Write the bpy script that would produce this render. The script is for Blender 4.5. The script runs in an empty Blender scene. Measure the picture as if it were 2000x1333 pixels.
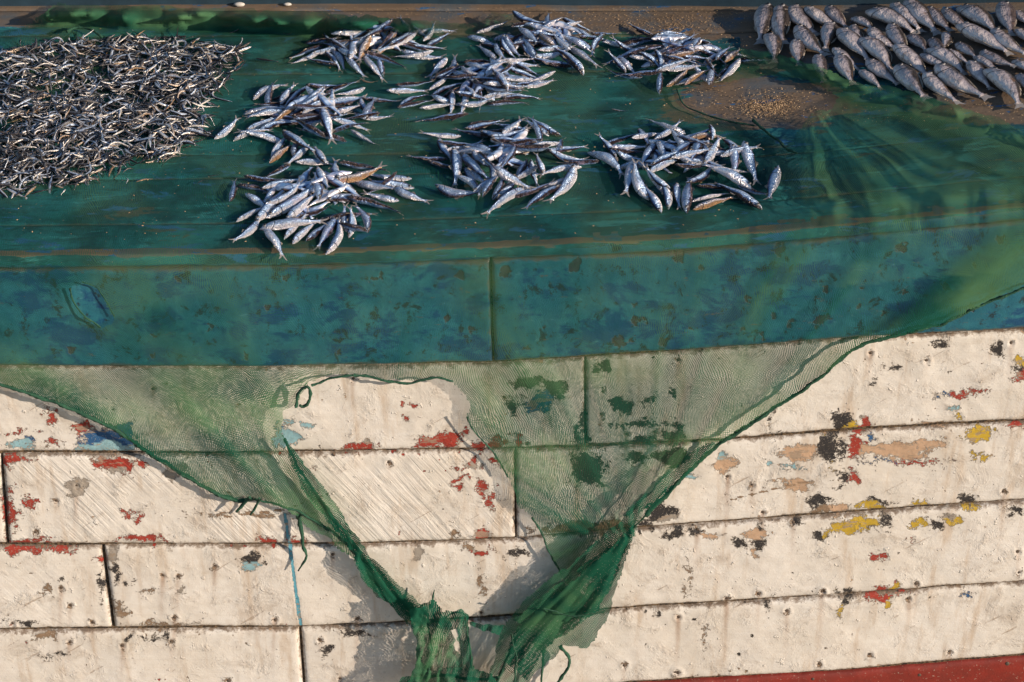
import bpy, math, random
import numpy as np
from mathutils import Matrix, Vector

random.seed(7)
rng = np.random.default_rng(7)
R = math.radians
S = bpy.context.scene
COL = S.collection

# ------------------------------------------------------------------ camera, sky, sun, exposure
LENS, SENSOR, PITCH, DIST = 70.0, 36.0, R(35.6), 3.6
FWD = np.array([0, math.cos(PITCH), -math.sin(PITCH)])
UPV = np.array([0, math.sin(PITCH), math.cos(PITCH)])
CAM = -DIST * FWD
cd = bpy.data.cameras.new('camera'); cam = bpy.data.objects.new('camera', cd); COL.objects.link(cam)
cd.lens = LENS; cd.sensor_width = SENSOR; cd.clip_end = 500; cd.clip_start = 0.05
cam.location = CAM; cam.rotation_euler = (math.pi / 2 - PITCH, 0, 0)
S.camera = cam

SUN_EL, SUN_AZ = R(21), R(121)          # azimuth clockwise from +Y (away from the camera); sun at the front right
sd = np.array([math.cos(SUN_EL) * math.sin(SUN_AZ), math.cos(SUN_EL) * math.cos(SUN_AZ), math.sin(SUN_EL)])
w = bpy.data.worlds.new('World'); S.world = w; w.use_nodes = True
nt = w.node_tree; nt.nodes.clear()
sky = nt.nodes.new('ShaderNodeTexSky'); sky.sky_type = 'NISHITA'; sky.sun_disc = False
sky.sun_elevation = SUN_EL; sky.sun_rotation = SUN_AZ; sky.air_density = 1.2; sky.dust_density = 0.6; sky.ozone_density = 2.0
bg = nt.nodes.new('ShaderNodeBackground'); bg.inputs[1].default_value = 0.085
wo = nt.nodes.new('ShaderNodeOutputWorld'); nt.links.new(sky.outputs[0], bg.inputs[0]); nt.links.new(bg.outputs[0], wo.inputs[0])
ld = bpy.data.lights.new('sun', 'SUN'); ld.energy = 5.0; ld.angle = R(0.6); ld.color = (1.0, 0.80, 0.60)
lo = bpy.data.objects.new('sun', ld); COL.objects.link(lo); lo.location = sd * 20
lo.rotation_euler = Vector(sd).to_track_quat('Z', 'Y').to_euler()
S.view_settings.view_transform = 'Standard'; S.view_settings.look = 'None'
S.view_settings.gamma = 1.0; S.view_settings.use_curve_mapping = False; S.view_settings.exposure = 0.2
S.cycles.transparent_max_bounces = 16; S.cycles.max_bounces = 6

# ------------------------------------------------------------------ projection helpers (photo pixel -> point on a real surface)
K = SENSOR / LENS / 2000.0
def ray(px, py):
    px = np.asarray(px, float); py = np.asarray(py, float)
    u = (px - 1000.0) * K; v = (666.5 - py) * K
    return np.stack([u, FWD[1] + v * UPV[1], FWD[2] + v * UPV[2]], -1)
def face(px, py, yp=0.0):
    d = ray(px, py); t = (yp - CAM[1]) / d[..., 1]
    return CAM + d * t[..., None]
def smooth_curve(pts, k=60):
    xs = np.arange(-700, 2701, 10.0); p = np.array(pts, float)
    ys = np.interp(xs, p[:, 0], p[:, 1])
    ker = np.exp(-(np.arange(-k, k + 1) * 10.0 / (k * 3.0)) ** 2); ker /= ker.sum()
    ys = np.convolve(np.pad(ys, k, mode='edge'), ker, 'valid')
    return lambda px: np.interp(px, xs, ys)
def straight(pts):
    p = np.array(pts, float)
    return lambda px: np.interp(px, p[:, 0], p[:, 1])
EDGE = smooth_curve([(-700, 506), (0, 502), (650, 495), (960, 484), (1300, 470), (1600, 445), (2000, 406), (2700, 330)], 12)
_ex = np.arange(-700, 2701, 10.0); _ep = face(_ex, EDGE(_ex))
def z_deck(x): return np.interp(x, _ep[:, 0], _ep[:, 2])
def deck(px, py, h=0.0):
    d = ray(px, py); x = (np.asarray(px, float) - 1000) * 0.0011
    for _ in range(14):
        t = (z_deck(x) + h - CAM[2]) / d[..., 2]
        x = CAM[0] + t * d[..., 0]
    return CAM + d * t[..., None]
def to_px(P):
    P = np.asarray(P, float) - CAM
    f = P @ FWD
    return 1000 + P[..., 0] / f / K, 666.5 - (P @ UPV) / f / K

# ------------------------------------------------------------------ noise
def _hash(ix, iy, seed):
    h = (ix.astype(np.int64) * 374761393 + iy.astype(np.int64) * 668265263 + seed * 1442695041) & 0xffffffff
    h = ((h ^ (h >> 13)) * 1274126177) & 0xffffffff
    return ((h ^ (h >> 16)) & 0xffff) / 65535.0
def vnoise(x, y, seed=0):
    x = np.asarray(x, float); y = np.asarray(y, float)
    ix = np.floor(x); iy = np.floor(y); fx = x - ix; fy = y - iy
    fx = fx * fx * (3 - 2 * fx); fy = fy * fy * (3 - 2 * fy)
    a = _hash(ix, iy, seed); b = _hash(ix + 1, iy, seed); c = _hash(ix, iy + 1, seed); d = _hash(ix + 1, iy + 1, seed)
    return (a * (1 - fx) + b * fx) * (1 - fy) + (c * (1 - fx) + d * fx) * fy
def fbm(x, y, o=3, seed=0):
    s = 0; a = 0.5; n = 0
    for i in range(o):
        s = s + a * vnoise(x * 2 ** i, y * 2 ** i, seed + i * 17); n += a; a *= 0.5
    return s / n

# ------------------------------------------------------------------ mesh / object helpers
def mesh_from(name, V, F, mats=(), smooth=True, attrs=None, colors=None, uv=None):
    me = bpy.data.meshes.new(name)
    me.from_pydata([tuple(v) for v in np.asarray(V).tolist()] if not isinstance(V, list) else V, [], F if isinstance(F, list) else F.tolist())
    for m in mats: me.materials.append(m)
    if smooth: me.polygons.foreach_set('use_smooth', [True] * len(me.polygons))
    for k, a in (attrs or {}).items():
        at = me.attributes.new(k, 'FLOAT', 'POINT'); at.data.foreach_set('value', np.asarray(a, np.float32).ravel())
    for k, a in (colors or {}).items():
        at = me.attributes.new(k, 'FLOAT_COLOR', 'POINT')
        at.data.foreach_set('color', np.concatenate([np.asarray(a, np.float32), np.ones((len(a), 1), np.float32)], 1).ravel())
    for k, a in (uv or {}).items():
        at = me.attributes.new(k, 'FLOAT_VECTOR', 'POINT')
        at.data.foreach_set('vector', np.concatenate([np.asarray(a, np.float32), np.zeros((len(a), 1), np.float32)], 1).ravel())
    me.update()
    return me
def link(name, me, parent=None):
    o = bpy.data.objects.new(name, me); COL.objects.link(o)
    if parent is not None: o.parent = parent
    return o
def empty(name, loc=(0, 0, 0)):
    o = bpy.data.objects.new(name, None); o.location = loc; o.empty_display_size = 0.05; COL.objects.link(o); return o
def tag(o, label, cat, group=None):
    o['label'] = label; o['category'] = cat
    if group: o['group'] = group
    return o
def grid_faces(nu, nv):
    i = np.arange(nu - 1)[:, None] * nv + np.arange(nv - 1)[None, :]
    i = i.ravel()
    return np.stack([i, i + 1, i + nv + 1, i + nv], 1)

# ------------------------------------------------------------------ shader helpers
class NT:
    def __init__(s, name):
        s.m = bpy.data.materials.new(name); s.m.use_nodes = True
        s.t = s.m.node_tree; s.t.nodes.clear()
        s.out = s.t.nodes.new('ShaderNodeOutputMaterial')
    def n(s, typ, ins=None, **kw):
        nd = s.t.nodes.new('ShaderNode' + typ)
        for k, v in kw.items(): setattr(nd, k, v)
        for k, v in (ins or {}).items(): s.put(nd.inputs[k], v)
        return nd
    def put(s, sock, v):
        if isinstance(v, bpy.types.NodeSocket): s.t.links.new(v, sock)
        elif isinstance(v, bpy.types.Node): s.t.links.new(v.outputs[0], sock)
        else:
            if hasattr(sock.default_value, '__len__') and not hasattr(v, '__len__'): v = (v, v, v)
            if sock.type == 'RGBA' and len(v) == 3: v = (*v, 1)
            sock.default_value = v
    def math(s, op, a, b=None, c=None, clamp=False):
        nd = s.t.nodes.new('ShaderNodeMath'); nd.operation = op; nd.use_clamp = clamp
        for i, v in enumerate((a, b, c)):
            if v is not None: s.put(nd.inputs[i], v)
        return nd.outputs[0]
    def mix(s, f, a, b, mode='MIX'):
        nd = s.t.nodes.new('ShaderNodeMix'); nd.data_type = 'RGBA'; nd.blend_type = mode
        s.put(nd.inputs[0], f); s.put(nd.inputs[6], a); s.put(nd.inputs[7], b); return nd.outputs[2]
    def attr(s, name, out='Fac'):
        nd = s.t.nodes.new('ShaderNodeAttribute'); nd.attribute_name = name; return nd.outputs[out]
    def ramp(s, v, lo, hi, a=0.0, b=1.0):
        nd = s.t.nodes.new('ShaderNodeMapRange'); nd.interpolation_type = 'SMOOTHSTEP'
        s.put(nd.inputs[0], v)
        for i, q in enumerate((lo, hi, a, b)): s.put(nd.inputs[i + 1], q)
        return nd.outputs[0]
    def noise(s, scale, detail=4, rough=0.55, vec=None, dist=0.0, col=False):
        nd = s.t.nodes.new('ShaderNodeTexNoise'); nd.inputs['Scale'].default_value = scale
        nd.inputs['Detail'].default_value = detail; nd.inputs['Roughness'].default_value = rough; nd.inputs['Distortion'].default_value = dist
        if vec is not None: s.put(nd.inputs['Vector'], vec)
        return nd.outputs[1 if col else 0]
    def voro(s, scale, vec=None, out='Distance', feature='F1'):
        nd = s.t.nodes.new('ShaderNodeTexVoronoi'); nd.feature = feature; nd.inputs['Scale'].default_value = scale
        if vec is not None: s.put(nd.inputs['Vector'], vec)
        return nd.outputs[out]
    def obj(s): return s.t.nodes.new('ShaderNodeTexCoord').outputs['Object']
    def mapping(s, vec, scale=(1, 1, 1), rot=(0, 0, 0)):
        nd = s.t.nodes.new('ShaderNodeMapping'); s.put(nd.inputs[0], vec)
        nd.inputs['Scale'].default_value = scale; nd.inputs['Rotation'].default_value = rot; return nd.outputs[0]
    def bump(s, h, dist=0.001, strength=1.0):
        nd = s.t.nodes.new('ShaderNodeBump'); nd.inputs['Distance'].default_value = dist; nd.inputs['Strength'].default_value = strength
        s.put(nd.inputs['Height'], h); return nd.outputs[0]
    def bsdf(s, **kw):
        nd = s.t.nodes.new('ShaderNodeBsdfPrincipled')
        for k, v in kw.items(): s.put(nd.inputs[k.replace('_', ' ')], v)
        return nd.outputs[0]
    def done(s, sh): s.t.links.new(sh, s.out.inputs[0]); return s.m

def mat_white():
    t = NT('flaking_white_paint'); c = t.obj()
    chip = t.attr('chip'); under = t.attr('under', 'Color'); stroke = t.attr('stroke'); seam = t.attr('seam')
    n1 = t.noise(75, 7, 0.72, c, 0.3); n2 = t.noise(300, 4, 0.65, c)
    f = t.math('ADD', chip, t.math('MULTIPLY', t.math('SUBTRACT', n1, 0.5), 58.0))
    f = t.math('ADD', f, t.math('MULTIPLY', t.math('SUBTRACT', n2, 0.5), 22.0))
    f = t.math('SUBTRACT', f, 1.5)
    m = t.ramp(f, -0.35, 0.35)
    rim = t.math('SUBTRACT', t.ramp(f, -2.6, -1.0), m, clamp=True)
    big = t.noise(5, 4, 0.6, c)
    run = t.noise(26, 5, 0.65, t.mapping(c, (1.0, 1.0, 0.13)))
    n4 = t.noise(14, 7, 0.72, c, 0.5)
    specks = t.ramp(t.noise(300, 3, 0.6, c), 0.64, 0.73)
    blot = t.ramp(n4, 0.50, 0.74)
    col = t.mix(t.ramp(big, 0.3, 0.75), (0.73, 0.725, 0.715), (0.655, 0.635, 0.60))
    col = t.mix(t.ramp(t.noise(48, 5, 0.7, c), 0.35, 0.7, 0, .35), col, (0.55, 0.50, 0.45))
    col = t.mix(t.math('MULTIPLY', t.ramp(run, 0.52, 0.74), 0.6), col, (0.44, 0.33, 0.23))
    col = t.mix(t.math('MULTIPLY', blot, 0.62), col, (0.38, 0.325, 0.275))
    col = t.mix(t.math('MULTIPLY', specks, 0.6), col, (0.22, 0.17, 0.13))
    col = t.mix(t.math('MULTIPLY', t.attr('rust'), t.ramp(run, 0.3, 0.6, .35, 1.0)), col, (0.27, 0.14, 0.07))
    scr = t.ramp(t.noise(80, 3, 0.6, t.mapping(t.mapping(c, (1, 1, 1), (0, R(35), 0)), (0.10, 1, 1.5))), 0.66, 0.70)
    scr = t.math('MULTIPLY', scr, t.ramp(n4, 0.45, 0.6))
    col = t.mix(t.math('MULTIPLY', scr, 0.55), col, (0.30, 0.22, 0.16))
    edge = t.ramp(t.math('ADD', seam, t.math('MULTIPLY', t.math('SUBTRACT', n1, 0.5), 34.0)), 5.0, -2.0)
    col = t.mix(t.math('MULTIPLY', edge, 0.85), col, (0.15, 0.10, 0.065))
    # older coats inside a loss: wood and primer show where the loss is deepest
    grain = t.noise(60, 5, 0.7, t.mapping(c, (0.12, 1, 1)))
    deep = t.ramp(t.math('ADD', t.math('MULTIPLY', chip, 0.3), t.math('MULTIPLY', t.math('SUBTRACT', t.noise(45, 5, 0.7, t.mapping(c, (0.35, 1, 1))), 0.5), 90.0)), 9.0, 10.5)
    und = t.mix(t.math('MULTIPLY', t.ramp(n1, 0.4, 0.7), 0.5), under, t.mix(0.5, under, (0.05, 0.04, 0.035)))
    deep = t.math('MULTIPLY', deep, t.ramp(t.n('RGBToBW', {0: under}).outputs[0], 0.03, 0.08))
    und = t.mix(t.math('MULTIPLY', deep, 0.8), und, t.mix(grain, (0.16, 0.12, 0.09), (0.46, 0.37, 0.29)))
    und = t.mix(t.ramp(n2, 0.60, 0.66, 0, 0.55), und, (0.5, 0.45, 0.38))
    col = t.mix(t.math('MULTIPLY', rim, 0.5), col, (0.22, 0.18, 0.15))
    col = t.mix(m, col, und)
    st = t.noise(75, 3, 0.6, t.mapping(t.mapping(c, (1, 1, 1), (0, R(-55), 0)), (0.07, 1, 1.3)), 0.35)
    lump = t.ramp(t.noise(34, 5, 0.65, c), 0.42, 0.8)
    h = t.math('ADD', t.math('MULTIPLY', m, -3.2), t.math('MULTIPLY', rim, 1.4))
    h = t.math('ADD', h, t.math('MULTIPLY', grain, 0.9))
    h = t.math('ADD', h, t.math('MULTIPLY', t.math('MULTIPLY', st, stroke), 2.6))
    h = t.math('ADD', h, t.math('MULTIPLY', t.math('MULTIPLY', lump, t.ramp(n4, .48, .66)), 1.3))
    h = t.math('ADD', h, t.math('MULTIPLY', n2, 0.35))
    h = t.math('ADD', h, t.math('MULTIPLY', n1, t.ramp(n4, .42, .65, .05, .6)))
    h = t.math('ADD', h, t.math('MULTIPLY', scr, -0.5))
    h = t.math('ADD', h, t.math('MULTIPLY', t.ramp(t.noise(55, 3, .6, c), .66, .72), 1.2))
    return t.done(t.bsdf(Base_Color=col, Roughness=t.mix(m, 0.5, 0.75), Normal=t.bump(h, 0.0013, 1.0)))

def mat_red():
    t = NT('worn_red_paint'); c = t.obj()
    n1 = t.noise(30, 5, 0.65, c); n2 = t.noise(200, 3, 0.6, c)
    col = t.mix(t.ramp(n1, 0.3, 0.7), (0.24, 0.024, 0.016), (0.17, 0.022, 0.016))
    col = t.mix(t.ramp(t.noise(14, 4, 0.7, t.mapping(c, (1, 1, .3))), 0.55, 0.8, 0, 0.6), col, (0.2, 0.12, 0.08))
    col = t.mix(t.ramp(n2, 0.64, 0.7, 0, 0.6), col, (0.45, 0.38, 0.32))
    return t.done(t.bsdf(Base_Color=col, Roughness=0.6, Normal=t.bump(t.math('ADD', n1, n2), 0.001, 0.6)))

def mat_blue():
    t = NT('mottled_blue_paint'); c = t.obj()
    chip = t.attr('chip'); under = t.attr('under', 'Color'); seam = t.attr('seam')
    n1 = t.noise(24, 8, 0.74, t.mapping(c, (.5, 1, 1)), 0.5); n2 = t.noise(240, 3, 0.6, c); n3 = t.noise(9, 6, 0.65, c, 0.4); n5 = t.noise(60, 6, 0.7, t.mapping(c, (.6, 1, 1)), .5)
    stk = t.noise(40, 6, 0.7, t.mapping(c, (0.22, 1, 1)), .3); vst = t.noise(34, 5, .7, t.mapping(c, (1, 1, .25)), .3)
    col = t.mix(t.ramp(n3, 0.3, 0.7), (0.008, 0.10, 0.165), (0.028, 0.19, 0.25))
    col = t.mix(t.ramp(stk, 0.4, 0.7, 0, .6), col, (0.012, 0.10, 0.17))
    col = t.mix(t.ramp(vst, 0.45, 0.75, 0, .5), col, (0.045, 0.22, 0.25))
    col = t.mix(t.ramp(t.math('ADD', n1, t.math('MULTIPLY', t.math('SUBTRACT', n3, 0.5), 0.9)), 0.49, 0.62, 0, .85), col, (0.004, 0.05, 0.15))
    col = t.mix(t.ramp(t.noise(30, 8, 0.78, t.mapping(c, (1, 1, .8)), 0.4), 0.54, 0.62, 0, .9), col, (0.014, 0.025, 0.03))
    col = t.mix(t.ramp(n5, 0.60, 0.72, 0, .4), col, (0.10, 0.30, 0.38))
    col = t.mix(t.ramp(t.noise(90, 5, 0.75, t.mapping(c, (.3, 1, 1))), 0.62, 0.70, 0, .7), col, (0.13, 0.09, 0.06))
    f = t.math('ADD', chip, t.math('MULTIPLY', t.math('SUBTRACT', n1, 0.5), 22.0))
    m = t.ramp(t.math('ADD', f, t.math('MULTIPLY', t.math('SUBTRACT', n2, 0.5), 12.0)), -1.5, 1.5)
    col = t.mix(t.math('MULTIPLY', m, .75), col, under)
    edge = t.ramp(t.math('ADD', seam, t.math('MULTIPLY', t.math('SUBTRACT', n1, 0.5), 40.0)), 7.0, -2.0)
    col = t.mix(t.math('MULTIPLY', edge, 0.8), col, (0.12, 0.08, 0.05))
    h = t.math('ADD', t.math('MULTIPLY', m, -1.0), t.math('ADD', n1, t.math('MULTIPLY', n2, 0.4)))
    return t.done(t.bsdf(Base_Color=col, Roughness=0.5, Normal=t.bump(h, 0.0015, 0.9)))

def mat_deck():
    t = NT('worn_deck_boards'); c = t.obj(); bare = t.attr('bare'); seam = t.attr('seam')
    g = t.mapping(c, (0.10, 1, 1))
    n1 = t.noise(70, 5, 0.65, g); n2 = t.noise(9, 5, 0.6, c); n3 = t.noise(180, 3, 0.6, c)
    paint = t.mix(t.ramp(n2, 0.38, 0.62), (0.003, 0.05, 0.07), (0.012, 0.17, 0.19))
    paint = t.mix(t.ramp(t.noise(42, 6, 0.75, t.mapping(c, (.3, 1, 1)), .4), 0.5, 0.66, 0, .7), paint, (0.004, 0.035, 0.045))
    paint = t.mix(t.ramp(t.noise(30, 6, 0.75, t.mapping(c, (.3, 1, 1)), .4), 0.56, 0.66, 0, .7), paint, (0.05, 0.32, 0.34))
    paint = t.mix(t.ramp(t.noise(26, 5, 0.7, t.mapping(c, (.35, 1, 1)), 0.4), 0.57, 0.63), paint, (0.02, 0.13, 0.28))
    paint = t.mix(t.ramp(t.noise(20, 5, 0.7, t.mapping(c, (.4, 1, 1)), 0.4), 0.62, 0.67, 0, .7), paint, (0.09, 0.075, 0.05))
    wood = t.mix(n1, (0.11, 0.075, 0.05), (0.23, 0.17, 0.12))
    wood = t.mix(t.ramp(n2, 0.45, 0.68), wood, (0.10, 0.115, 0.13))
    wood = t.mix(t.ramp(t.noise(34, 5, 0.7, t.mapping(c, (.4, 1, 1)), .5), 0.61, 0.65), wood, (0.015, 0.11, 0.27))
    f = t.math('ADD', bare, t.math('MULTIPLY', t.math('SUBTRACT', t.noise(16, 6, 0.7, t.mapping(c, (.35, 1, 1))), 0.5), 1.6))
    col = t.mix(t.ramp(f, 0.46, 0.54), paint, wood)
    col = t.mix(t.ramp(n3, 0.66, 0.72, 0, .5), col, (0.32, 0.24, 0.15))
    col = t.mix(t.ramp(t.math('ADD', seam, t.math('MULTIPLY', t.math('SUBTRACT', n2, .5), 12.)), 2.0, -1.0, 0, .6), col, (0.06, 0.045, 0.03))
    h = t.math('ADD', n1, t.math('MULTIPLY', n3, 0.6))
    return t.done(t.bsdf(Base_Color=col, Roughness=0.8, Normal=t.bump(h, 0.0015, 0.8)))

def mat_caulk():
    t = NT('dark_seam_caulk'); c = t.obj(); n = t.noise(160, 4, 0.7, c)
    col = t.mix(t.ramp(n, 0.4, 0.65), (0.02, 0.015, 0.012), (0.16, 0.11, 0.065))
    return t.done(t.bsdf(Base_Color=col, Roughness=0.9, Normal=t.bump(n, 0.003, 1.0)))

def mat_net(name='green_fishing_net'):
    t = NT(name); u = t.attr('weave', 'Vector'); sdf = t.attr('sdf'); dens = t.attr('dens'); tone = t.attr('tone')
    sp = t.n('SeparateXYZ', {0: u})
    def thread(coord):
        q = t.math('FRACT', t.math('MULTIPLY', coord, 1 / 0.0028))
        return t.math('MULTIPLY', t.math('ABSOLUTE', t.math('SUBTRACT', q, 0.5)), 2.0)
    wd = t.math('ADD', 0.19, t.math('MULTIPLY', dens, 0.5))
    a = t.math('LESS_THAN', thread(sp.outputs[0]), wd)
    b = t.math('LESS_THAN', thread(sp.outputs[1]), t.math('MULTIPLY', wd, 0.82))
    al = t.math('MULTIPLY', t.math('MAXIMUM', a, b), t.math('GREATER_THAN', sdf, 0.0))
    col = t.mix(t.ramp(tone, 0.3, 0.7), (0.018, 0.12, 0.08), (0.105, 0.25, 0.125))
    d = t.n('BsdfDiffuse', {0: col}); tr = t.n('BsdfTranslucent', {0: col})
    mx = t.n('MixShader', {0: 0.35, 1: d.outputs[0], 2: tr.outputs[0]})
    tp = t.n('BsdfTransparent')
    fin = t.n('MixShader', {0: al, 1: tp.outputs[0], 2: mx.outputs[0]})
    return t.done(fin.outputs[0])

def mat_cord():
    t = NT('rolled_net_hem'); c = t.obj(); n = t.noise(260, 3, 0.6, c); n2 = t.noise(25, 3, .6, c)
    col = t.mix(n2, (0.008, 0.055, 0.038), (0.022, 0.10, 0.06))
    col = t.mix(t.ramp(n, 0.55, 0.7, 0, .6), col, (0.07, 0.18, 0.10))
    return t.done(t.bsdf(Base_Color=col, Roughness=0.9, Normal=t.bump(n, 0.003, 1.0)))

def mat_fish(name, bronze=False, big=False):
    t = NT(name); c = t.obj()
    dv = t.attr('dorsal'); tt = t.attr('along')          # -1 belly .. 1 back, 0 snout .. 1 tail
    rnd = t.n('ObjectInfo').outputs['Random']
    off = t.n('VectorMath', {0: c, 1: t.n('CombineXYZ', {0: t.math('MULTIPLY', rnd, 70.0), 1: t.math('MULTIPLY', rnd, 31.0)}).outputs[0]}, operation='ADD').outputs[0]
    n1 = t.noise(14, 5, 0.65, t.mapping(off, (.7, 1, 1))); n2 = t.noise(5, 4, 0.6, off)
    dn = t.math('ADD', dv, t.math('MULTIPLY', t.math('SUBTRACT', n1, 0.5), 0.9))
    if big:
        col = t.mix(t.ramp(dn, -0.85, 0.1), (0.74, 0.68, 0.69), (0.40, 0.365, 0.41))
        col = t.mix(t.ramp(dn, 0.05, 0.55), col, (0.04, 0.032, 0.028))
        col = t.mix(t.ramp(n2, 0.54, 0.72, 0, .45), col, (0.12, 0.09, 0.085))
        col = t.mix(t.ramp(t.noise(6, 4, .6, off), 0.60, 0.70, 0, .6), col, (0.20, 0.11, 0.06))
        sc = t.voro(34, t.mapping(off, (1, 1, 1.3)))
        rows = t.noise(26, 3, .6, t.mapping(off, (.10, 1, 1.2)))
        col = t.mix(t.ramp(rows, 0.50, 0.66, 0, .15), col, (0.12, 0.10, 0.105))
        met, rough, hs = 0.25, 0.27, t.math('MULTIPLY', t.math('ADD', sc, rows), .10)
    else:
        belly = (0.50, 0.30, 0.16) if bronze else (0.88, 0.87, 0.95)
        col = t.mix(t.ramp(dn, -0.75, -0.2), belly, (0.50, 0.69, 1.0) if not bronze else (0.55, 0.52, 0.55))
        col = t.mix(t.ramp(dn, 0.3, 0.55), col, (0.12, 0.23, 0.50))
        col = t.mix(t.ramp(dn, 0.6, 0.82), col, (0.045, 0.028, 0.03))
        col = t.mix(t.ramp(n2, 0.54, 0.70, 0, .45), col, (0.52, 0.42, 0.60))
        col = t.mix(t.ramp(t.noise(8, 4, .65, off), 0.56, 0.68, 0, .5), col, (0.16, 0.34, 0.66))
        col = t.mix(t.ramp(t.noise(34, 4, .7, off), 0.62, 0.70, 0, .3), col, (0.10, 0.07, 0.07))
        sc = t.voro(60, off)
        met, rough, hs = 0.40, 0.24, sc
    gl = t.math('ABSOLUTE', t.math('SUBTRACT', t.math('ADD', tt, t.math('MULTIPLY', t.math('MULTIPLY', dv, dv), 0.05)), 0.235))
    col = t.mix(t.ramp(gl, 0.013, 0.003, 0, .75), col, (0.05, 0.04, 0.055))
    col = t.mix(t.math('MULTIPLY', t.ramp(tt, 0.18, 0.04), t.ramp(dn, -0.3, 0.5)), col, (0.09, 0.075, 0.08))
    fin = t.ramp(tt, 0.88, 0.93)
    col = t.mix(fin, col, (0.42, 0.37, 0.31))
    col = t.mix(t.math('MULTIPLY', t.math('SUBTRACT', rnd, 0.6), 0.7, clamp=True), col, (0.16, 0.12, 0.14))
    h = t.math('ADD', t.math('MULTIPLY', hs, 0.30), t.math('MULTIPLY', n1, 0.12 if big else 0.5))
    h = t.math('ADD', h, t.math('MULTIPLY', n2, 1.4))
    h = t.math('SUBTRACT', h, t.ramp(gl, 0.016, 0.0, 0, .5))
    rays = t.noise(60, 2, .5, t.mapping(off, (.06, 1, 1)))
    h = t.math('ADD', h, t.math('MULTIPLY', fin, rays))
    return t.done(t.bsdf(Base_Color=col, Metallic=t.math('MULTIPLY', t.math('SUBTRACT', 1.0, fin), met), Roughness=t.math('ADD', rough - .1, t.math('MULTIPLY', n1, 0.26)), Normal=t.bump(h, 0.04 if not big else 0.016, 0.6)))

def mat_dried():
    t = NT('dried_fish_skin'); c = t.obj(); dv = t.attr('dorsal'); v = t.attr('vary')
    rnd = t.math('FRACT', t.math('ADD', t.n('ObjectInfo').outputs['Random'], v))
    g_ = t.n('NewGeometry').outputs['Position']
    n1 = t.noise(170, 4, 0.65, g_)
    dn = t.math('ADD', dv, t.math('MULTIPLY', t.math('SUBTRACT', n1, 0.5), 1.0))
    col = t.mix(t.ramp(dn, -0.6, -0.1), (0.74, 0.70, 0.66), (0.46, 0.58, 0.78))
    col = t.mix(t.ramp(dn, 0.1, 0.4), col, (0.03, 0.028, 0.035))
    col = t.mix(t.ramp(rnd, 0.58, 0.68, 0, .85), col, (0.03, 0.027, 0.032))
    col = t.mix(t.math('MULTIPLY', t.ramp(rnd, 0.12, 0.06), 0.6), col, (0.50, 0.33, 0.19))
    return t.done(t.bsdf(Base_Color=col, Metallic=0.45, Roughness=0.33, Normal=t.bump(n1, 0.003, 1.0)))

def plain(name, colr, rough=0.6, met=0.0, ns=120, amt=0.3):
    t = NT(name); c = t.obj(); n = t.noise(ns, 4, 0.6, c)
    col = t.mix(t.math('MULTIPLY', n, amt * 2), colr, tuple(q * 0.35 for q in colr))
    return t.done(t.bsdf(Base_Color=col, Roughness=rough, Metallic=met, Normal=t.bump(n, 0.0008, 0.6)))

def mat_grit():
    t = NT('dry_fish_scales'); v = t.attr('vary')
    col = t.mix(v, (0.16, 0.09, 0.045), (0.60, 0.42, 0.24))
    return t.done(t.bsdf(Base_Color=col, Roughness=0.45))

M = dict(white=mat_white(), red=mat_red(), blue=mat_blue(), deck=mat_deck(), caulk=mat_caulk(), net=mat_net(), cord=mat_cord(),
         fish=mat_fish('silver_fish_skin'), bronze=mat_fish('bronze_belly_skin', True), big=mat_fish('large_fish_skin', False, True),
         dried=mat_dried(), eye=plain('fish_eye', (0.02, 0.02, 0.03), 0.15), iris=plain('fish_iris', (0.25, 0.25, 0.27), 0.4, .2),
         nail=plain('rusty_nail', (0.10, 0.075, 0.06), 0.7), coaming=plain('dark_coaming_paint', (0.03, 0.075, 0.12), 0.6, 0, 30, .5),
         grit=mat_grit(), shell=plain('white_shell', (0.75, 0.73, 0.7), 0.5),
         fin=plain('dry_fin', (0.42, 0.40, 0.40), 0.4, 0.25, 40, .45), sand=plain('beach_sand', (0.36, 0.29, 0.21), 0.95, 0, 20, .3))

# ------------------------------------------------------------------ ground under the boat
gz = -1.55
gv = [(-60, -60, gz), (60, -60, gz), (60, 60, gz), (-60, 60, gz)]
g = link('ground', mesh_from('ground', gv, [(0, 1, 2, 3)], [M['sand']], False)); g['kind'] = 'structure'

# ------------------------------------------------------------------ boat
boat = empty('wooden_boat', (0, 0, 0))
tag(boat, 'old wooden boat with teal deck, blue rail planks and flaking white hull planks', 'boat')
X0, X1 = -420, 2420
B0 = smooth_curve([(-700, 716), (0, 717), (500, 719), (960, 711), (1140, 700), (1300, 690), (1650, 663), (2000, 645), (2700, 610)], 8)
B1 = smooth_curve([(-700, 886), (0, 888), (400, 889), (960, 880), (1140, 876), (1388, 864), (1685, 841), (2000, 824), (2700, 780)], 8)
B2 = smooth_curve([(-700, 1066), (0, 1067), (700, 1067), (1004, 1056), (1245, 1035), (1647, 1006), (2000, 980), (2700, 925)], 8)
B3 = smooth_curve([(-700, 1234), (0, 1233), (210, 1231), (581, 1228), (700, 1223), (913, 1213), (1193, 1194), (1650, 1164), (2000, 1139), (2700, 1080)], 8)
B4 = smooth_curve([(-700, 1410), (0, 1400), (580, 1385), (1000, 1355), (1335, 1331), (1650, 1313), (2000, 1284), (2700, 1225)], 8)
B5 = lambda p: B4(p) + 175
B6 = lambda p: B4(p) + 370
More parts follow.
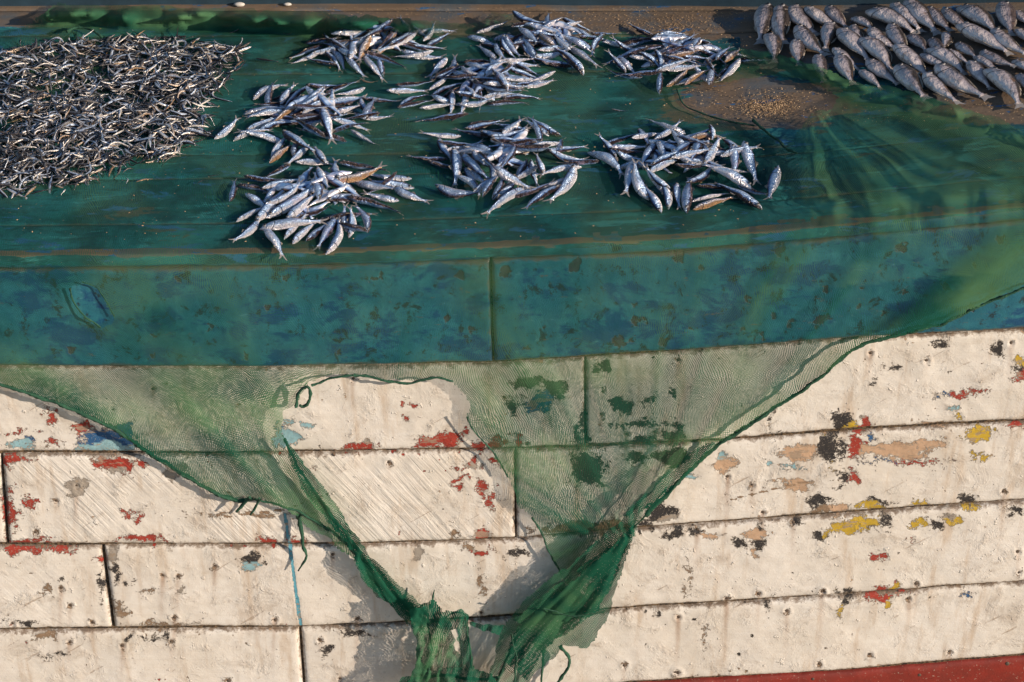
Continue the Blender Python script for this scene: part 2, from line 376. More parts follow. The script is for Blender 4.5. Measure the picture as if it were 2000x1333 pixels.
CH = {'R': (0.34, 0.035, 0.022), 'K': (0.022, 0.022, 0.026), 'Y': (0.52, 0.36, 0.03), 'B': (0.018, 0.10, 0.26), 'L': (0.26, 0.47, 0.56),
      'W': (0.26, 0.18, 0.12), 'P': (0.52, 0.36, 0.25), 'G': (0.34, 0.31, 0.28)}
CHIPS = """210 858 50 17 B;205 873 62 9 L;245 845 22 12 B;165 836 13 8 R;100 815 5 12 R;40 870 30 9 L;60 862 8 5 B;115 868 8 9 R;150 884 40 5 W;20 843 30 2 R;
795 790 7 5 R;790 822 7 3 R;862 863 44 13 R;878 851 24 8 R;942 872 13 8 R;698 874 32 7 R;705 866 10 5 G;560 826 12 8 L;551 838 6 5 B;600 832 14 4 L;566 858 24 12 L;
970 865 15 10 R;1005 862 10 14 R;1040 745 30 11 K;1082 760 20 11 K;1010 792 13 17 K;1062 786 28 20 B;1092 770 12 10 K;1170 718 18 12 K;1215 792 22 14 K;1268 785 11 12 K;
1180 755 5 4 K;1240 829 42 5 K;1320 850 17 20 K;1262 858 30 8 K;1135 842 9 34 K;1305 770 5 8 K;1745 719 16 4 K;1708 742 7 4 K;1950 678 15 12 K;1845 666 14 8 K;
1992 728 15 12 R;1992 708 13 8 Y;1985 717 12 5 K;1880 768 26 6 R;1905 761 18 3 R;1845 770 16 2 B;1641 828 13 15 K;1660 836 16 8 Y;1692 832 15 14 R;1686 822 8 6 G;1860 800 9 8 L;1870 815 5 8 Y;1510 830 4 13 K;1822 832 20 4 P;
1626 878 24 27 K;1627 878 7 27 Y;1672 874 18 22 R;1705 852 9 6 B;1562 886 36 20 P;1745 882 70 15 P;1822 866 28 10 P;1915 855 28 13 Y;1914 858 16 9 P;1915 891 13 5 Y;1986 836 22 6 R;
1665 930 15 10 R;1644 937 7 8 K;1785 905 44 3 R;1722 905 22 3 B;1500 912 10 7 L;1556 917 20 6 L;1550 948 36 4 P;1412 908 22 11 P;1408 898 12 9 L;1346 926 14 8 L;
1604 978 22 12 K;1612 997 20 9 W;1640 994 18 12 P;1702 990 36 7 Y;1716 978 24 5 K;1806 986 14 8 Y;1892 974 17 9 K;1886 986 22 5 Y;1290 1000 30 13 K;1302 1008 12 8 G;1264 1022 14 8 K;
1155 915 33 30 K;1150 900 26 18 K;1160 935 26 14 K;1250 896 28 12 K;1316 896 30 19 K;1122 905 5 28 K;1135 1032 80 12 W;1210 1024 40 8 W;925 910 25 4 R;900 936 15 4 R;942 958 7 14 R;956 972 7 14 R;925 899 10 8 R;945 1046 16 11 R;886 950 10 3 R;890 1046 6 9 W;930 907 20 7 G;970 905 10 5 R;
225 904 30 10 R;246 916 14 11 R;190 900 18 8 R;230 915 14 8 G;277 901 12 7 R;21 1000 9 34 R;10 962 7 10 G;58 984 6 8 R;40 897 20 5 R;20 906 10 8 R;250 1005 10 5 R;266 1016 6 5 R;272 1056 45 6 R;55 1056 32 6 R;526 1055 18 9 R;576 1051 14 8 R;486 1005 60 2 W;150 950 22 15 G;340 920 20 15 G;610 915 9 6 R;405 908 4 5 R;
30 1076 25 6 R;190 1098 9 9 R;110 1073 45 4 R;194 1140 6 20 K;226 1118 8 18 K;220 1086 14 10 G;491 1094 16 10 K;486 1110 14 8 L;254 1141 8 6 K;290 1156 10 3 W;360 1156 8 3 G;62 1218 8 5 K;48 1212 22 2 K;230 1196 10 12 W;325 1222 42 4 W;125 1127 5 3 K;95 1150 6 9 W;816 1081 11 9 G;920 1070 14 7 W;1016 1076 8 6 K;996 1094 5 3 K;950 1078 20 3 R;940 1150 3 12 W;
1320 1046 20 8 K;1364 1040 10 7 K;1384 1048 18 6 P;1438 1058 12 8 K;1478 1046 26 10 P;1484 1060 18 10 K;1464 1076 10 10 P;1490 1040 8 8 K;1604 1041 16 9 K;1650 1034 40 12 Y;1682 1024 30 9 Y;1686 1035 12 4 K;1722 1019 8 12 K;1802 1021 14 7 Y;1832 1024 10 8 K;1860 1018 14 9 Y;1857 1011 9 6 G;1980 996 12 7 K;1716 1086 12 8 R;1560 1022 9 6 K;1778 1054 4 4 R;
1722 1148 18 7 R;1740 1152 14 5 Y;1716 1168 26 7 R;1730 1176 9 10 Y;1757 1163 12 4 R;1642 1182 4 14 Y;1642 1172 6 8 K;1652 1158 9 6 K;1884 1166 9 5 B;82 1245 22 6 W;312 1244 14 3 K;112 1281 18 3 K;692 1240 18 4 K;262 1244 8 4 K;1282 1200 8 6 K;1372 1240 4 14 W;1500 1180 4 10 K;1340 1125 3 16 W;640 1270 8 8 K"""
chips = [(float(a), float(b), float(c), float(d), e) for a, b, c, d, e in (q.split() for q in CHIPS.replace('\n', '').split(';') if q.strip())]
SEGS = [([(557, 1005), (563, 1050), (575, 1130), (588, 1226)], 3.4, (0.10, 0.36, 0.50)),
        ([(430, 1012), (500, 1003), (560, 994), (640, 965)], 1.5, CH['W']), ([(1420, 980), (1500, 960), (1580, 942)], 1.5, CH['W'])]
def seg_dist(px, py, pts):
    d = np.full(px.shape, 1e9)
    for (ax, ay), (bx, by) in zip(pts[:-1], pts[1:]):
        vx, vy = bx - ax, by - ay
        t = np.clip(((px - ax) * vx + (py - ay) * vy) / (vx * vx + vy * vy + 1e-9), 0, 1)
        d = np.minimum(d, np.hypot(px - ax - t * vx, py - ay - t * vy))
    return d
def chip_fields(px, py, rowseed, auto):
    f = np.full(px.shape, -20.0); col = np.zeros(px.shape + (3,)); col[:] = CH['W']
    x0, x1, y0, y1 = px.min() - 60, px.max() + 60, py.min() - 40, py.max() + 40
    wx = px + (fbm(px / 24, py / 24, 4, rowseed) - 0.5) * 46; wy = py + (fbm(px / 24, py / 24, 4, rowseed + 9) - 0.5) * 30
    for cx, cy, rx, ry, k in chips:
        if not (x0 < cx < x1 and y0 < cy < y1): continue
        d = np.hypot((wx - cx) / (rx + 1), (wy - cy) / (ry + 1))
        q = (1 - d) * min(rx + 1, (ry + 1) * 1.6)
        hit = q > (f if k in 'RLKBWGP' else f - 2)
        hit &= q > -18
        hit2 = hit & (q > np.where(f > 0, -0.5, f))
        col[hit2] = CH[k]; f = np.where(hit2, np.maximum(q, f * 0 + q), np.maximum(f, q))
    for pts, wdt, c in SEGS:
        q = wdt - seg_dist(px, py, pts) * 1.0
        q = np.where(q > 0, q * 3 + 6, q * 5 - 8); hit = q > f
        f = np.where(hit, q, f); col[hit] = c
    # scattered small losses, more of them near the plank edges
    n = fbm(px / 13, py / 10, 3, rowseed + 31)
    q = (n - auto) * 110 - 3
    n2 = vnoise(px / 140, py / 60, rowseed + 77)
    left = px < 1150
    c2 = np.where((n2 > 0.55)[..., None] & left[..., None], np.array(CH['R']), np.where((n2 > 0.5)[..., None], np.array(CH['K']), np.where((n2 > 0.3)[..., None], np.array(CH['W']), np.array(CH['P']))))
    hit = q > f
    f = np.where(hit, q, f); col[hit] = c2[hit]
    return f, col
def nose(px0, x): return px0
def make_plank(name, top, bot, xa, xb, mat, yplane, seed, parent, step=3.0, gap=3.0, auto=0.83, stroke=0.0, chipped=True, depth=0.03, blue=False):
    """xa, xb: functions of v (0 top, 1 bottom) giving the slanted butt ends"""
    cx = 1000
    h = float(bot(cx) - top(cx))
    nv = max(8, int(h / step)); xl = min(xa(0), xa(1)); nu = max(8, int((max(xb(0), xb(1)) - xl) / step))
    vv = np.linspace(0, 1, nv); vv = 0.5 - 0.5 * np.cos(np.pi * vv) * (1 - 0.25) - 0.25 * (0.5 - vv)     # a little denser at the edges
    vv = (vv - vv[0]) / (vv[-1] - vv[0])
    uu = np.linspace(0, 1, nu)
    U, V = np.meshgrid(uu, vv, indexing='ij')
    PX = (xa(0) * (1 - V) + xa(1) * V) * (1 - U) + (xb(0) * (1 - V) + xb(1) * V) * U
    a = top(PX) + gap + (fbm(PX / 30, PX * 0, 3, seed) - .5) * 2.6; b = bot(PX) - gap - (fbm(PX / 30, PX * 0 + 5, 3, seed + 3) - .5) * 2.6
    PY = a * (1 - V) + b * V
    P = face(PX, PY, yplane)
    dv = np.minimum(V, 1 - V) * h
    du = np.minimum((PX - (xa(0) * (1 - V) + xa(1) * V)), ((xb(0) * (1 - V) + xb(1) * V) - PX))
    seam = np.minimum(dv, du)
    bulge = (fbm(PX / 60, PY / 40, 3, seed + 11) - .5) * 0.004 + (fbm(PX / 300, PY / 300, 2, seed + 13) - .5) * 0.006
    P[..., 1] += np.exp(-seam / 3.0) * 0.006 - bulge
    f, col = chip_fields(PX, PY, seed, auto - 0.10 * np.exp(-dv / 7.0))
    if not chipped: f[:] = -30
    if blue:
        f = np.full(PX.shape, -20.0); col = np.zeros(PX.shape + (3,)); col[:] = (0.045, 0.028, 0.018)
        for bx, by, br in BLUE_SPOTS:
            q = br * .8 - np.hypot(PX - bx + (fbm(PX / 9, PY / 9, 2, 61) - .5) * 16, (PY - by) * 1.1 + (fbm(PX / 9, PY / 9, 2, 67) - .5) * 16); f = np.maximum(f, q)
    P[..., 1] += np.where(f > 0, 0.0006, 0)
    if not blue:
        for nx, ny, _k in NAILS:
            if nx < PX.min() or nx > PX.max(): continue
            d = np.hypot(PX - nx, PY - ny); P[..., 1] += 0.0022 * np.exp(-(d / 4.5) ** 2) - 0.0012 * np.exp(-((d - 8) / 3.0) ** 2)
            nf = 5.0 * np.exp(-(d / 4.0) ** 2) + 11 * np.exp(-(d / 11.0) ** 2) - 12; hit = (nf > f) & (d < 14); f = np.where(hit, nf, f); col[hit] = CH['W']
    n = nu * nv
    Vs = P.reshape(-1, 3); F = grid_faces(nu, nv)
    idx = np.arange(n).reshape(nu, nv)
    ring = np.concatenate([idx[:, 0], idx[-1, 1:], idx[::-1, -1][1:], idx[0, ::-1][1:-1]])
    back = Vs[ring].copy(); back[:, 1] += depth
    r2 = np.arange(len(ring)) + n
    q = np.stack([ring, np.roll(ring, -1), np.roll(r2, -1), r2], 1)
    F = np.concatenate([F, q])
    Va = np.concatenate([Vs, back]); tail = len(ring)
    pad = lambda z, val: np.concatenate([z.ravel(), np.full(tail, val)])
    cc = np.concatenate([col.reshape(-1, 3), np.tile(np.array(CH['W']), (tail, 1))])
    st = np.full(n, stroke); rust = np.zeros(PX.shape)
    if not blue:
        for k_, (nx, ny, _k) in enumerate(NAILS):
            dy = PY - ny; ln = 14 + (k_ * 37 % 40)
            rust = np.maximum(rust, np.where(dy > -3, np.exp(-((PX - nx + dy * .05) / 4.5) ** 2) * np.exp(-np.maximum(dy, 0) / ln), 0) * (0.35 + 0.6 * ((k_ * 13) % 7) / 7))
    if stroke > 0:
        st = (stroke * np.clip(fbm(PX / 90, PY / 90, 3, seed + 21) * 4.0 - 1.3, 0.04, 1)).ravel()
    PLQ = (PX.ravel(), PY.ravel(), P)
    me = mesh_from(name, Va, F, [mat], True, {'chip': pad(f, -20), 'seam': pad(seam, 0), 'stroke': pad(st, 0), 'rust': pad(rust, 0)}, {'under': cc})
    o = link(name, me, parent); PLN[o.name] = PLQ
    return o
NAILS = [(110, 980, 'w2a'), (150, 950, 'w2a'), (341, 1207, 'w3b'), (537, 1211, 'w3b'), (697, 1210, 'w3b'), (137, 1183, 'w3a'), (25, 1217, 'w3a'), (180, 1217, 'w3a'), (420, 1108, 'w3b'), (650, 1085, 'w3b'), (136, 1255, 'w4a'), (335, 1253, 'w4a'), (445, 1330, 'w4a'), (625, 1252, 'w4b'), (665, 1327, 'w4b'), (700, 1208, 'w3b'), (1325, 1206, 'w4b'), (1537, 1193, 'w4b'), (1482, 1160, 'w3b'), (1608, 1155, 'w3b'), (1988, 1078, 'w3b'), (1990, 1118, 'w3b'), (1790, 1140, 'w3b'), (1775, 1172, 'w4b'), (1855, 1275, 'w4b'), (1600, 1297, 'w4b'), (1320, 1315, 'w4b'), (1605, 1156, 'w3b'), (1470, 950, 'w2b'), (1422, 933, 'w2b'), (1490, 1003, 'w2b'), (1362, 1036, 'w3b'), (1550, 1022, 'w3b'), (690, 740, 'w1a'), (985, 778, 'w1a'), (1178, 768, 'w1b'), (1175, 812, 'w1b'), (1225, 850, 'w1b'), (1280, 845, 'w1b'), (1325, 705, 'w1b'), (1810, 705, 'w1b'), (1975, 670, 'w1b'), (1030, 868, 'w1a'), (120, 1150, 'w3a'), (318, 1125, 'w3b'), (348, 1126, 'w3b'), (880, 1265, 'w4b'), (1325, 1315, 'w4b'), (1795, 1318, 'r5'), (1585, 1328, 'r5'), (1965, 1296, 'r5'), (1700, 690, 'w1b'), (300, 760, 'w1a'), (760, 905, 'w2a'), (70, 1040, 'w2a'), (1960, 960, 'w2b'), (940, 1200, 'w3b'), (1420, 1170, 'w3b'), (240, 1260, 'w4a'), (1220, 1300, 'w4b'), (1700, 1280, 'w4b')]
PLN = {}
K1 = lambda a: (lambda v: a)
LIN = lambda a, b: (lambda v: a * (1 - v) + b * v)
WY = 0.016
BLUE_SPOTS = [(350, 545, 8), (560, 545, 9), (730, 545, 10), (745, 540, 8), (900, 540, 12), (985, 530, 13), (1125, 520, 15), (1325, 505, 14), (1520, 490, 12), (1760, 485, 14), (1955, 468, 13),
              (870, 625, 9), (920, 645, 8), (480, 695, 7), (140, 680, 8), (660, 690, 6), (300, 695, 6), (1240, 630, 11), (1260, 628, 7), (1210, 668, 14), (1235, 665, 8), (1295, 668, 10), (1600, 625, 13), (1615, 620, 8),
              (1510, 620, 8), (1543, 630, 8), (1350, 645, 8), (1490, 655, 6), (1460, 580, 9), (1615, 565, 9), (1680, 598, 10), (1685, 560, 7), (1770, 570, 9), (1725, 612, 7), (1030, 680, 8), (1065, 640, 5), (300, 655, 6), (1370, 525, 7),
              (1240, 600, 6), (1450, 640, 7), (520, 600, 8), (410, 640, 9), (1850, 560, 9), (1895, 600, 9), (1905, 520, 7)]
TOPL = lambda p: EDGE(p)
planks = []
def plank(*a, **k):
    o = make_plank(*a, **k); planks.append(o); return o
# blue rail: two planks meeting in a butt joint; a narrow capping strip along the deck edge
RM = lambda p: EDGE(p) + np.where(np.asarray(p) < 962, 24.0, 70.0) * 0 + 26
rail_l = plank('rail_plank', RM, B0, K1(X0), LIN(957, 962), M['blue'], 0.0, 101, boat, gap=1.2, blue=True)
rail_r = plank('rail_plank', RM, B0, LIN(960.5, 965.5), K1(X1), M['blue'], -0.002, 113, boat, gap=1.2, blue=True)
rail_l['label'] = 'left blue rail plank up to the butt joint'; rail_r['label'] = 'right blue rail plank beyond the butt joint'
cap_l = plank('edge_strip', EDGE, RM, K1(X0), K1(957), M['blue'], 0.002, 131, boat, gap=0.5, blue=True)
cap_r = plank('edge_strip', EDGE, RM, K1(960), K1(X1), M['blue'], 0.0, 137, boat, gap=0.5, blue=True)
# white strakes
w1a = plank('hull_plank', B0, B1, K1(X0), LIN(1141, 1141), M['white'], WY, 201, boat, stroke=0.12)
w1b = plank('hull_plank', B0, B1, LIN(1144.5, 1144.5), K1(X1), M['white'], WY + .001, 211, boat, stroke=0.1)
w2z = plank('hull_plank', B1, B2, K1(X0), LIN(0, 13), M['white'], WY + .002, 221, boat, stroke=0.2)
w2a = plank('hull_plank', B1, B2, LIN(4, 17), LIN(1005, 1006), M['white'], WY, 223, boat, stroke=1.0)
w2b = plank('hull_plank', B1, B2, LIN(1008, 1009), K1(X1), M['white'], WY + .002, 227, boat, stroke=0.1)
w3a = plank('hull_plank', B2, B3, K1(X0), LIN(198, 219), M['white'], WY + .002, 231, boat, stroke=0.3)
w3b = plank('hull_plank', B2, B3, LIN(203, 224), K1(X1), M['white'], WY - .001, 233, boat, stroke=0.1)
w4a = plank('hull_plank', B3, B4, K1(X0), LIN(583, 594), M['white'], WY + .001, 241, boat, stroke=0.15)
w4b = plank('hull_plank', B3, B4, LIN(588, 599), K1(X1), M['white'], WY, 243, boat, stroke=0.1)
r5 = plank('hull_plank', B4, B5, K1(X0), K1(X1), M['red'], WY, 251, boat, step=9, chipped=False); r5['label'] = 'red painted bottom plank'
r6 = plank('hull_plank', B5, B6, K1(X0), K1(X1), M['red'], WY + .002, 253, boat, step=12, chipped=False); r6['label'] = 'lowest red painted plank'
# dark caulked backing seen in the seams
bx = np.linspace(X0, X1, 120); ra = []
rows = [EDGE(bx) + 6, B0(bx), B1(bx), B2(bx), B3(bx), B4(bx), B5(bx), B6(bx)]
bv = np.stack([face(bx, r_, WY + 0.011) for r_ in rows], 1)
bk = link('seam_caulk', mesh_from('seam_caulk', bv.reshape(-1, 3), grid_faces(120, len(rows)), [M['caulk']]), boat)

# nails: small sunk heads, children of their plank
def disc_mesh():
    V, F = [], []
    prof = [(0.0, -0.0012), (0.0022, -0.0012), (0.0036, -0.0004), (0.0042, 0.0012)]
    V.append((0, prof[0][1], 0))
    for r_, y in prof[1:]:
        for k in range(12):
            a = k * math.tau / 12; V.append((r_ * math.cos(a), y, r_ * math.sin(a)))
    for k in range(12): F.append((0, 1 + k, 1 + (k + 1) % 12))
    for j in range(2):
        for k in range(12):
            F.append((1 + j * 12 + k, 1 + (j + 1) * 12 + k, 1 + (j + 1) * 12 + (k + 1) % 12, 1 + j * 12 + (k + 1) % 12))
    return mesh_from('nail', V, F, [M['nail']])
nail_me = disc_mesh()
PLK = dict(w1a=w1a, w1b=w1b, w2z=w2z, w2a=w2a, w2b=w2b, w3a=w3a, w3b=w3b, w4a=w4a, w4b=w4b, r5=r5)
for (nx, ny, pk) in NAILS:
    pl = PLK[pk]; PXq, PYq, Pq = PLN[pl.name]; k_ = int(np.argmin((PXq - nx) ** 2 + (PYq - ny) ** 2)); o = link('nail', nail_me, pl); p = Pq.reshape(-1, 3)[k_].copy(); p[1] -= 0.0006
    o.location = p; s_ = random.uniform(.75, 1.25); o.scale = (s_, 1, s_)

# deck boards: seams run along the boat
DS = [lambda p: EDGE(p), lambda p: EDGE(p) - 62, lambda p: EDGE(p) - 150 + 0 * p, lambda p: EDGE(p) * .35 + 128, lambda p: EDGE(p) * .25 + 20 + 0 * p, lambda p: EDGE(p) * .15 - 5 + 0 * p, lambda p: 20 + 0.0 * p, lambda p: -12 + 0.0 * p]
NETPOLY_PLACE = None
def bare_field(px, py):
    b = np.zeros(px.shape)
    b = np.maximum(b, np.clip((110 - py + (px > 1450) * 60) / 70, 0, 1) * (px > 620))
    b = np.maximum(b, np.clip((62 - py) / 20, 0, 1))
    b = np.maximum(b, np.clip(1.4 - np.hypot((px - 1480) / 200, (py - 205) / 62), 0, 1))
    b = np.maximum(b, np.clip((px - 1700) / 150, 0, 1) * np.clip((270 - py) / 50, 0, 1))
    b = np.maximum(b, 0.85 * np.exp(-((EDGE(px) - py - 6) / 8.0) ** 2))
    b = np.maximum(b, 0.12)
    return b
for i in range(len(DS) - 1):
    lo_, hi_ = DS[i], DS[i + 1]                      # lo_: nearer the camera (lower in the picture)
    nu = 500; nv = max(10, int((lo_(1000.0) - hi_(1000.0)) / 3.0))
    uu = np.linspace(X0 - 60, X1 + 120, nu); vv = np.linspace(0, 1, nv)
    PX, V = np.meshgrid(uu, vv, indexing='ij')
    PY = (lo_(PX) - (0.0 if i == 0 else 0.35)) * (1 - V) + (hi_(PX) + 0.35) * V
    P = deck(PX, PY); dvs = np.minimum(V if i else V + 1, 1 - V) * (lo_(1000.0) - hi_(1000.0))
    P[..., 2] += (fbm(PX / 70, PY / 12 + i * 9, 3, 301 + i) - .5) * 0.003 - np.exp(-dvs / 0.8) * 0.002
    n = nu * nv; Vs = P.reshape(-1, 3); idx = np.arange(n).reshape(nu, nv)
    ring = np.concatenate([idx[:, 0], idx[-1, 1:], idx[::-1, -1][1:], idx[0, ::-1][1:-1]])
    bkv = Vs[ring].copy(); bkv[:, 2] -= 0.02; bkv[:, 1] += 0.0008 if i == 0 else 0; r2 = np.arange(len(ring)) + n
    F = np.concatenate([grid_faces(nu, nv), np.stack([ring, np.roll(ring, -1), np.roll(r2, -1), r2], 1)])
    z = np.zeros(len(ring))
    me = mesh_from('deck_board', np.concatenate([Vs, bkv]), F, [M['deck']], True, {'bare': np.concatenate([bare_field(PX, PY).ravel(), z]), 'seam': np.concatenate([dvs.ravel(), z])})
    link('deck_board', me, boat)
ub = np.linspace(X0 - 60, X1 + 120, 80)
pa, pb = deck(ub, EDGE(ub) - 3), deck(ub, ub * 0 - 20); pa[:, 2] -= 0.012; pb[:, 2] -= 0.012
link('deck_beam', mesh_from('deck_beam', np.stack([pa, pb], 1).reshape(-1, 3), grid_faces(80, 2), [M['caulk']]), boat)
# coaming along the far side of the deck
cb = deck(ub, np.interp(ub, [-500, 0, 700, 1450, 2000, 2600], [16, 13, 8, 14, 6, 2.0]))
prof = [(0, -.02), (0.002, 0.0), (0.0, 0.012), (0.002, 0.12), (0.01, 0.128), (0.04, 0.128), (0.045, 0.12), (0.045, -.02)]
cv = np.stack([cb + np.array([0, y, z]) for y, z in prof], 1)
link('coaming', mesh_from('coaming', cv.reshape(-1, 3), grid_faces(80, len(prof)), [M['coaming']]), boat)

# ------------------------------------------------------------------ fishing net
net = empty('fishing_net', (0, -0.01, 0)); net.location = (0, 0, 0)
tag(net, 'torn green fishing net spread over the deck and hanging down the hull', 'fishing net')
OUT = [(-450, 52), (0, 64), (60, 48), (84, 22), (112, 8), (200, 14), (300, 10), (420, 16), (500, 20), (700, 30), (830, 42), (910, 46), (945, 38), (958, 26), (1000, 28), (1040, 44), (1090, 66), (1150, 72), (1220, 62), (1260, 66), (1330, 84), (1450, 92), (1530, 110), (1600, 130),
       (1680, 164), (1760, 170), (1850, 200), (1950, 228), (2000, 262), (2150, 320), (2420, 400), (2440, 430), (2200, 500), (2000, 562), (1930, 590), (1850, 630), (1760, 655), (1690, 672), (1650, 695), (1600, 740), (1540, 780), (1470, 825),
       (1420, 855), (1390, 880), (1340, 930), (1290, 975), (1250, 1020), (1225, 1070), (1180, 1115), (1130, 1155), (1102, 1140), (1080, 1090), (1060, 1050), (1040, 1010), (1010, 985), (990, 930), (965, 890), (945, 862), (918, 835), (912, 815),
       (922, 790), (905, 765), (880, 742), (850, 735), (800, 748), (750, 742), (700, 730), (640, 733), (605, 748), (580, 785), (556, 805), (548, 840), (560, 880), (585, 920), (610, 955), (640, 1000), (680, 1050), (715, 1085), (760, 1140),
       (800, 1175), (825, 1190), (822, 1226), (790, 1200), (740, 1165), (712, 1130), (695, 1095), (655, 1068), (610, 1035), (575, 1005), (540, 985), (495, 978), (470, 982), (420, 964), (340, 917), (270, 872), (230, 842), (150, 802),
       (80, 777), (0, 750), (-450, 640)]
HOLES = [[(1325, 180), (1345, 170), (1420, 160), (1500, 150), (1580, 160), (1640, 188), (1625, 212), (1585, 222), (1556, 262), (1530, 288), (1500, 258), (1440, 240), (1380, 226), (1335, 206)],
         [(136, 566), (152, 560), (185, 558), (206, 590), (222, 622), (197, 642), (165, 622), (142, 592)]]
def poly_sdf(px, py, poly):
    d = seg_dist(px, py, poly + [poly[0]])
    inside = np.zeros(px.shape, bool)
    for (ax, ay), (bx_, by_) in zip(poly, poly[1:] + poly[:1]):
        c = ((ay > py) != (by_ > py)) & (px < (bx_ - ax) * (py - ay) / (by_ - ay + 1e-12) + ax)
        inside ^= c
    return np.where(inside, d, -d)
RIDGES = [([(1602, 222), (1592, 262), (1600, 320), (1612, 380), (1630, 420)], 0.035, 20), ([(1475, 240), (1505, 262), (1535, 288)], 0.012, 7),
          ([(1450, 98), (1530, 116), (1600, 138), (1680, 172), (1800, 195), (1900, 222), (2000, 262), (2200, 340)], 0.026, 13),
          ([(95, 30), (130, 26), (300, 30), (450, 34), (560, 42), (700, 46), (840, 50)], 0.060, 15), ([(1120, 78), (1200, 68), (1250, 74)], 0.018, 8), ([(940, 46), (962, 32), (1010, 36), (1045, 50)], 0.026, 6)]
def fan(px, py):
    """folds that fan out over the right half of the deck from a snag by the opening (0..1)"""
    th = np.arctan2((py - 205) * 1.6 + 30, px - 1560); r_ = np.hypot(px - 1560, (py - 205) * 1.6)
    wv = (fbm(px / 140, py / 90, 2, 703) - .5) * 0.22
    q = fbm((th + wv) * 6.5 + 3, r_ / 900 + 7, 2, 701); q2 = fbm((th + wv) * 22 + 3, r_ / 400 + 7, 2, 709)
    q = 0.82 * (1 - np.abs(2 * q - 1)) + 0.18 * q2
    return q * np.clip((px - 1470) / 140, 0, 1) * np.clip((py - 175 - np.clip((px - 1600) * .16, 0, 80)) / 40, 0, 1)
def fold(px, py):
    """forward bulge of the hanging net (metres): folds that run towards where each lobe is gathered"""
    wl = 1 / (1 + np.exp((px - 860) / 40))
    def lobe(ax, ay, s):
        th = np.arctan2(px - ax, np.abs(ay - py) + 40); r_ = np.hypot(px - ax, py - ay)
        q = fbm(th * 9 + 20, r_ / 600 + 3, 3, s); q2 = fbm(th * 24 + 40, r_ / 420, 2, s + 5)
        return q * 0.020 + q2 * 0.008
    return wl * lobe(690, 1090, 401) + (1 - wl) * lobe(1240, 1050, 421)
def sheet(name, outer, holes, step, layer=0.0, densf=None, extra=None, ang=0.30, parent=net, label=None, freq=1.0, dark=0.0):
    o_ = np.array(outer); x0, y0 = o_.min(0) - 10; x1, y1 = o_.max(0) + 10
    nu = int((x1 - x0) / step); nv = int((y1 - y0) / step)
    PX, PY = np.meshgrid(np.linspace(x0, x1, nu), np.linspace(y0, y1, nv), indexing='ij')
    sdf = poly_sdf(PX, PY, outer)
    for h_ in holes: sdf = np.minimum(sdf, -poly_sdf(PX, PY, h_))
    E = EDGE(PX); up = PY < E
    Pd = deck(PX, np.minimum(PY, E)); Pf = face(PX, np.maximum(PY, E))
    v = np.where(up, Pd[..., 1], Pf[..., 2] - z_deck(Pf[..., 0])); u = np.where(up, Pd[..., 0], Pf[..., 0])
    # deck: low wrinkles and the raised folds
    hz = 0.0045 + 0.003 * fbm(PX / 60, PY / 14, 3, 501) + 0.042 * fan(PX, PY) ** 1.6 * np.clip((E - PY) / 30, 0, 1)
    for pts, hh, wd in RIDGES:
        dd = seg_dist(PX + (fbm(PX / 40, PY / 22, 3, 517) - .5) * 46, PY + (fbm(PX / 40, PY / 22, 3, 519) - .5) * 22, pts); hz = hz + hh * np.exp(-(dd / wd) ** 2) * (0.25 + 1.1 * vnoise(PX / 35, PY / 22, 511))
    # front: hangs clear of the planks below the rail, drawn tight over the corner
    dn = np.clip((PY - E) / 40, 0, 1)
    fo = 0.0075 + dn * ((0.55 + 1.0 * np.clip((PX - 1250) / 300, 0, 1)) * fold(PX, PY)) * np.clip(0.45 + (PY - B0(PX) + 140) / 260, 0.3, 1.2)
    below = np.clip((PY - B0(PX)) / 200, 0, 1); fo = fo - np.clip((PY - B0(PX) - 6) / 60, 0, 1) * 0.013
    fo = fo + layer
    if extra is not None: fo = fo + extra(PX, PY)
    # over the corner the cloth bridges smoothly: the same lift on both sides of the edge
    rt = np.clip((PX - 1350) / 250, 0, 1)
    eb = 0.0075 + 0.004 * vnoise(PX / 60, PX * 0, 521) + rt * 0.030 * fbm(PX / 45, PX * 0 + 3, 3, 523)
    ga = np.exp(-((PY - E) / (16 + 30 * rt)) ** 2)
    hz = hz * (1 - ga) + ga * eb / 1.54; fo = fo * (1 - ga) + ga * eb
    Pd = deck(PX, np.minimum(PY, E), hz); Pf = face(PX, np.maximum(PY, E), -fo)
    P = np.where(up[..., None], Pd, Pf)
    # weave coordinates: follow the cloth, skewed, drawn along the folds
    sk = (fbm(PX / 260, PY / 200, 3, 531) - .5) * 0.09
    uu = (u + sk) * freq; vv = (v + (fbm(PX / 240, PY / 160, 3, 541) - .5) * 0.09) * freq
    wob = (fbm(PX / 28, PY / 28, 2, 571) - .5) * 0.007; wob2 = (fbm(PX / 28, PY / 28, 2, 577) - .5) * 0.007
    uu = uu + wob + rng.normal(0, .0004, PX.shape); vv = vv + wob2 + rng.normal(0, .0004, PX.shape); sdf0 = sdf; sdf = sdf + (fbm(PX / 9, PY / 9, 2, 581) - .5) * 9 + (fbm(PX / 30, PY / 30, 2, 583) - .5) * 14
    tone = fbm(PX / 120, PY / 90, 4, 591) + dark + 0.22 * np.clip((PX - 1450) / 200, 0, 1) * (PY < E + 120)  # random tone; right-hand drape also gets sunlight painted in as paler thread colour
    ca, sa = math.cos(ang), math.sin(ang)
    W = np.stack([ca * uu + sa * vv, -sa * uu + ca * vv], -1)
    de = np.zeros(PX.shape)
    if densf is not None: de = densf(PX, PY)
    keep = sdf0 > -step * 0.9
    F = grid_faces(nu, nv); kf = keep.ravel()[F].all(1); F = F[kf]
    used = np.unique(F); rm = np.full(nu * nv, -1); rm[used] = np.arange(len(used))
    g_ = lambda a: a.reshape(nu * nv, -1)[used]
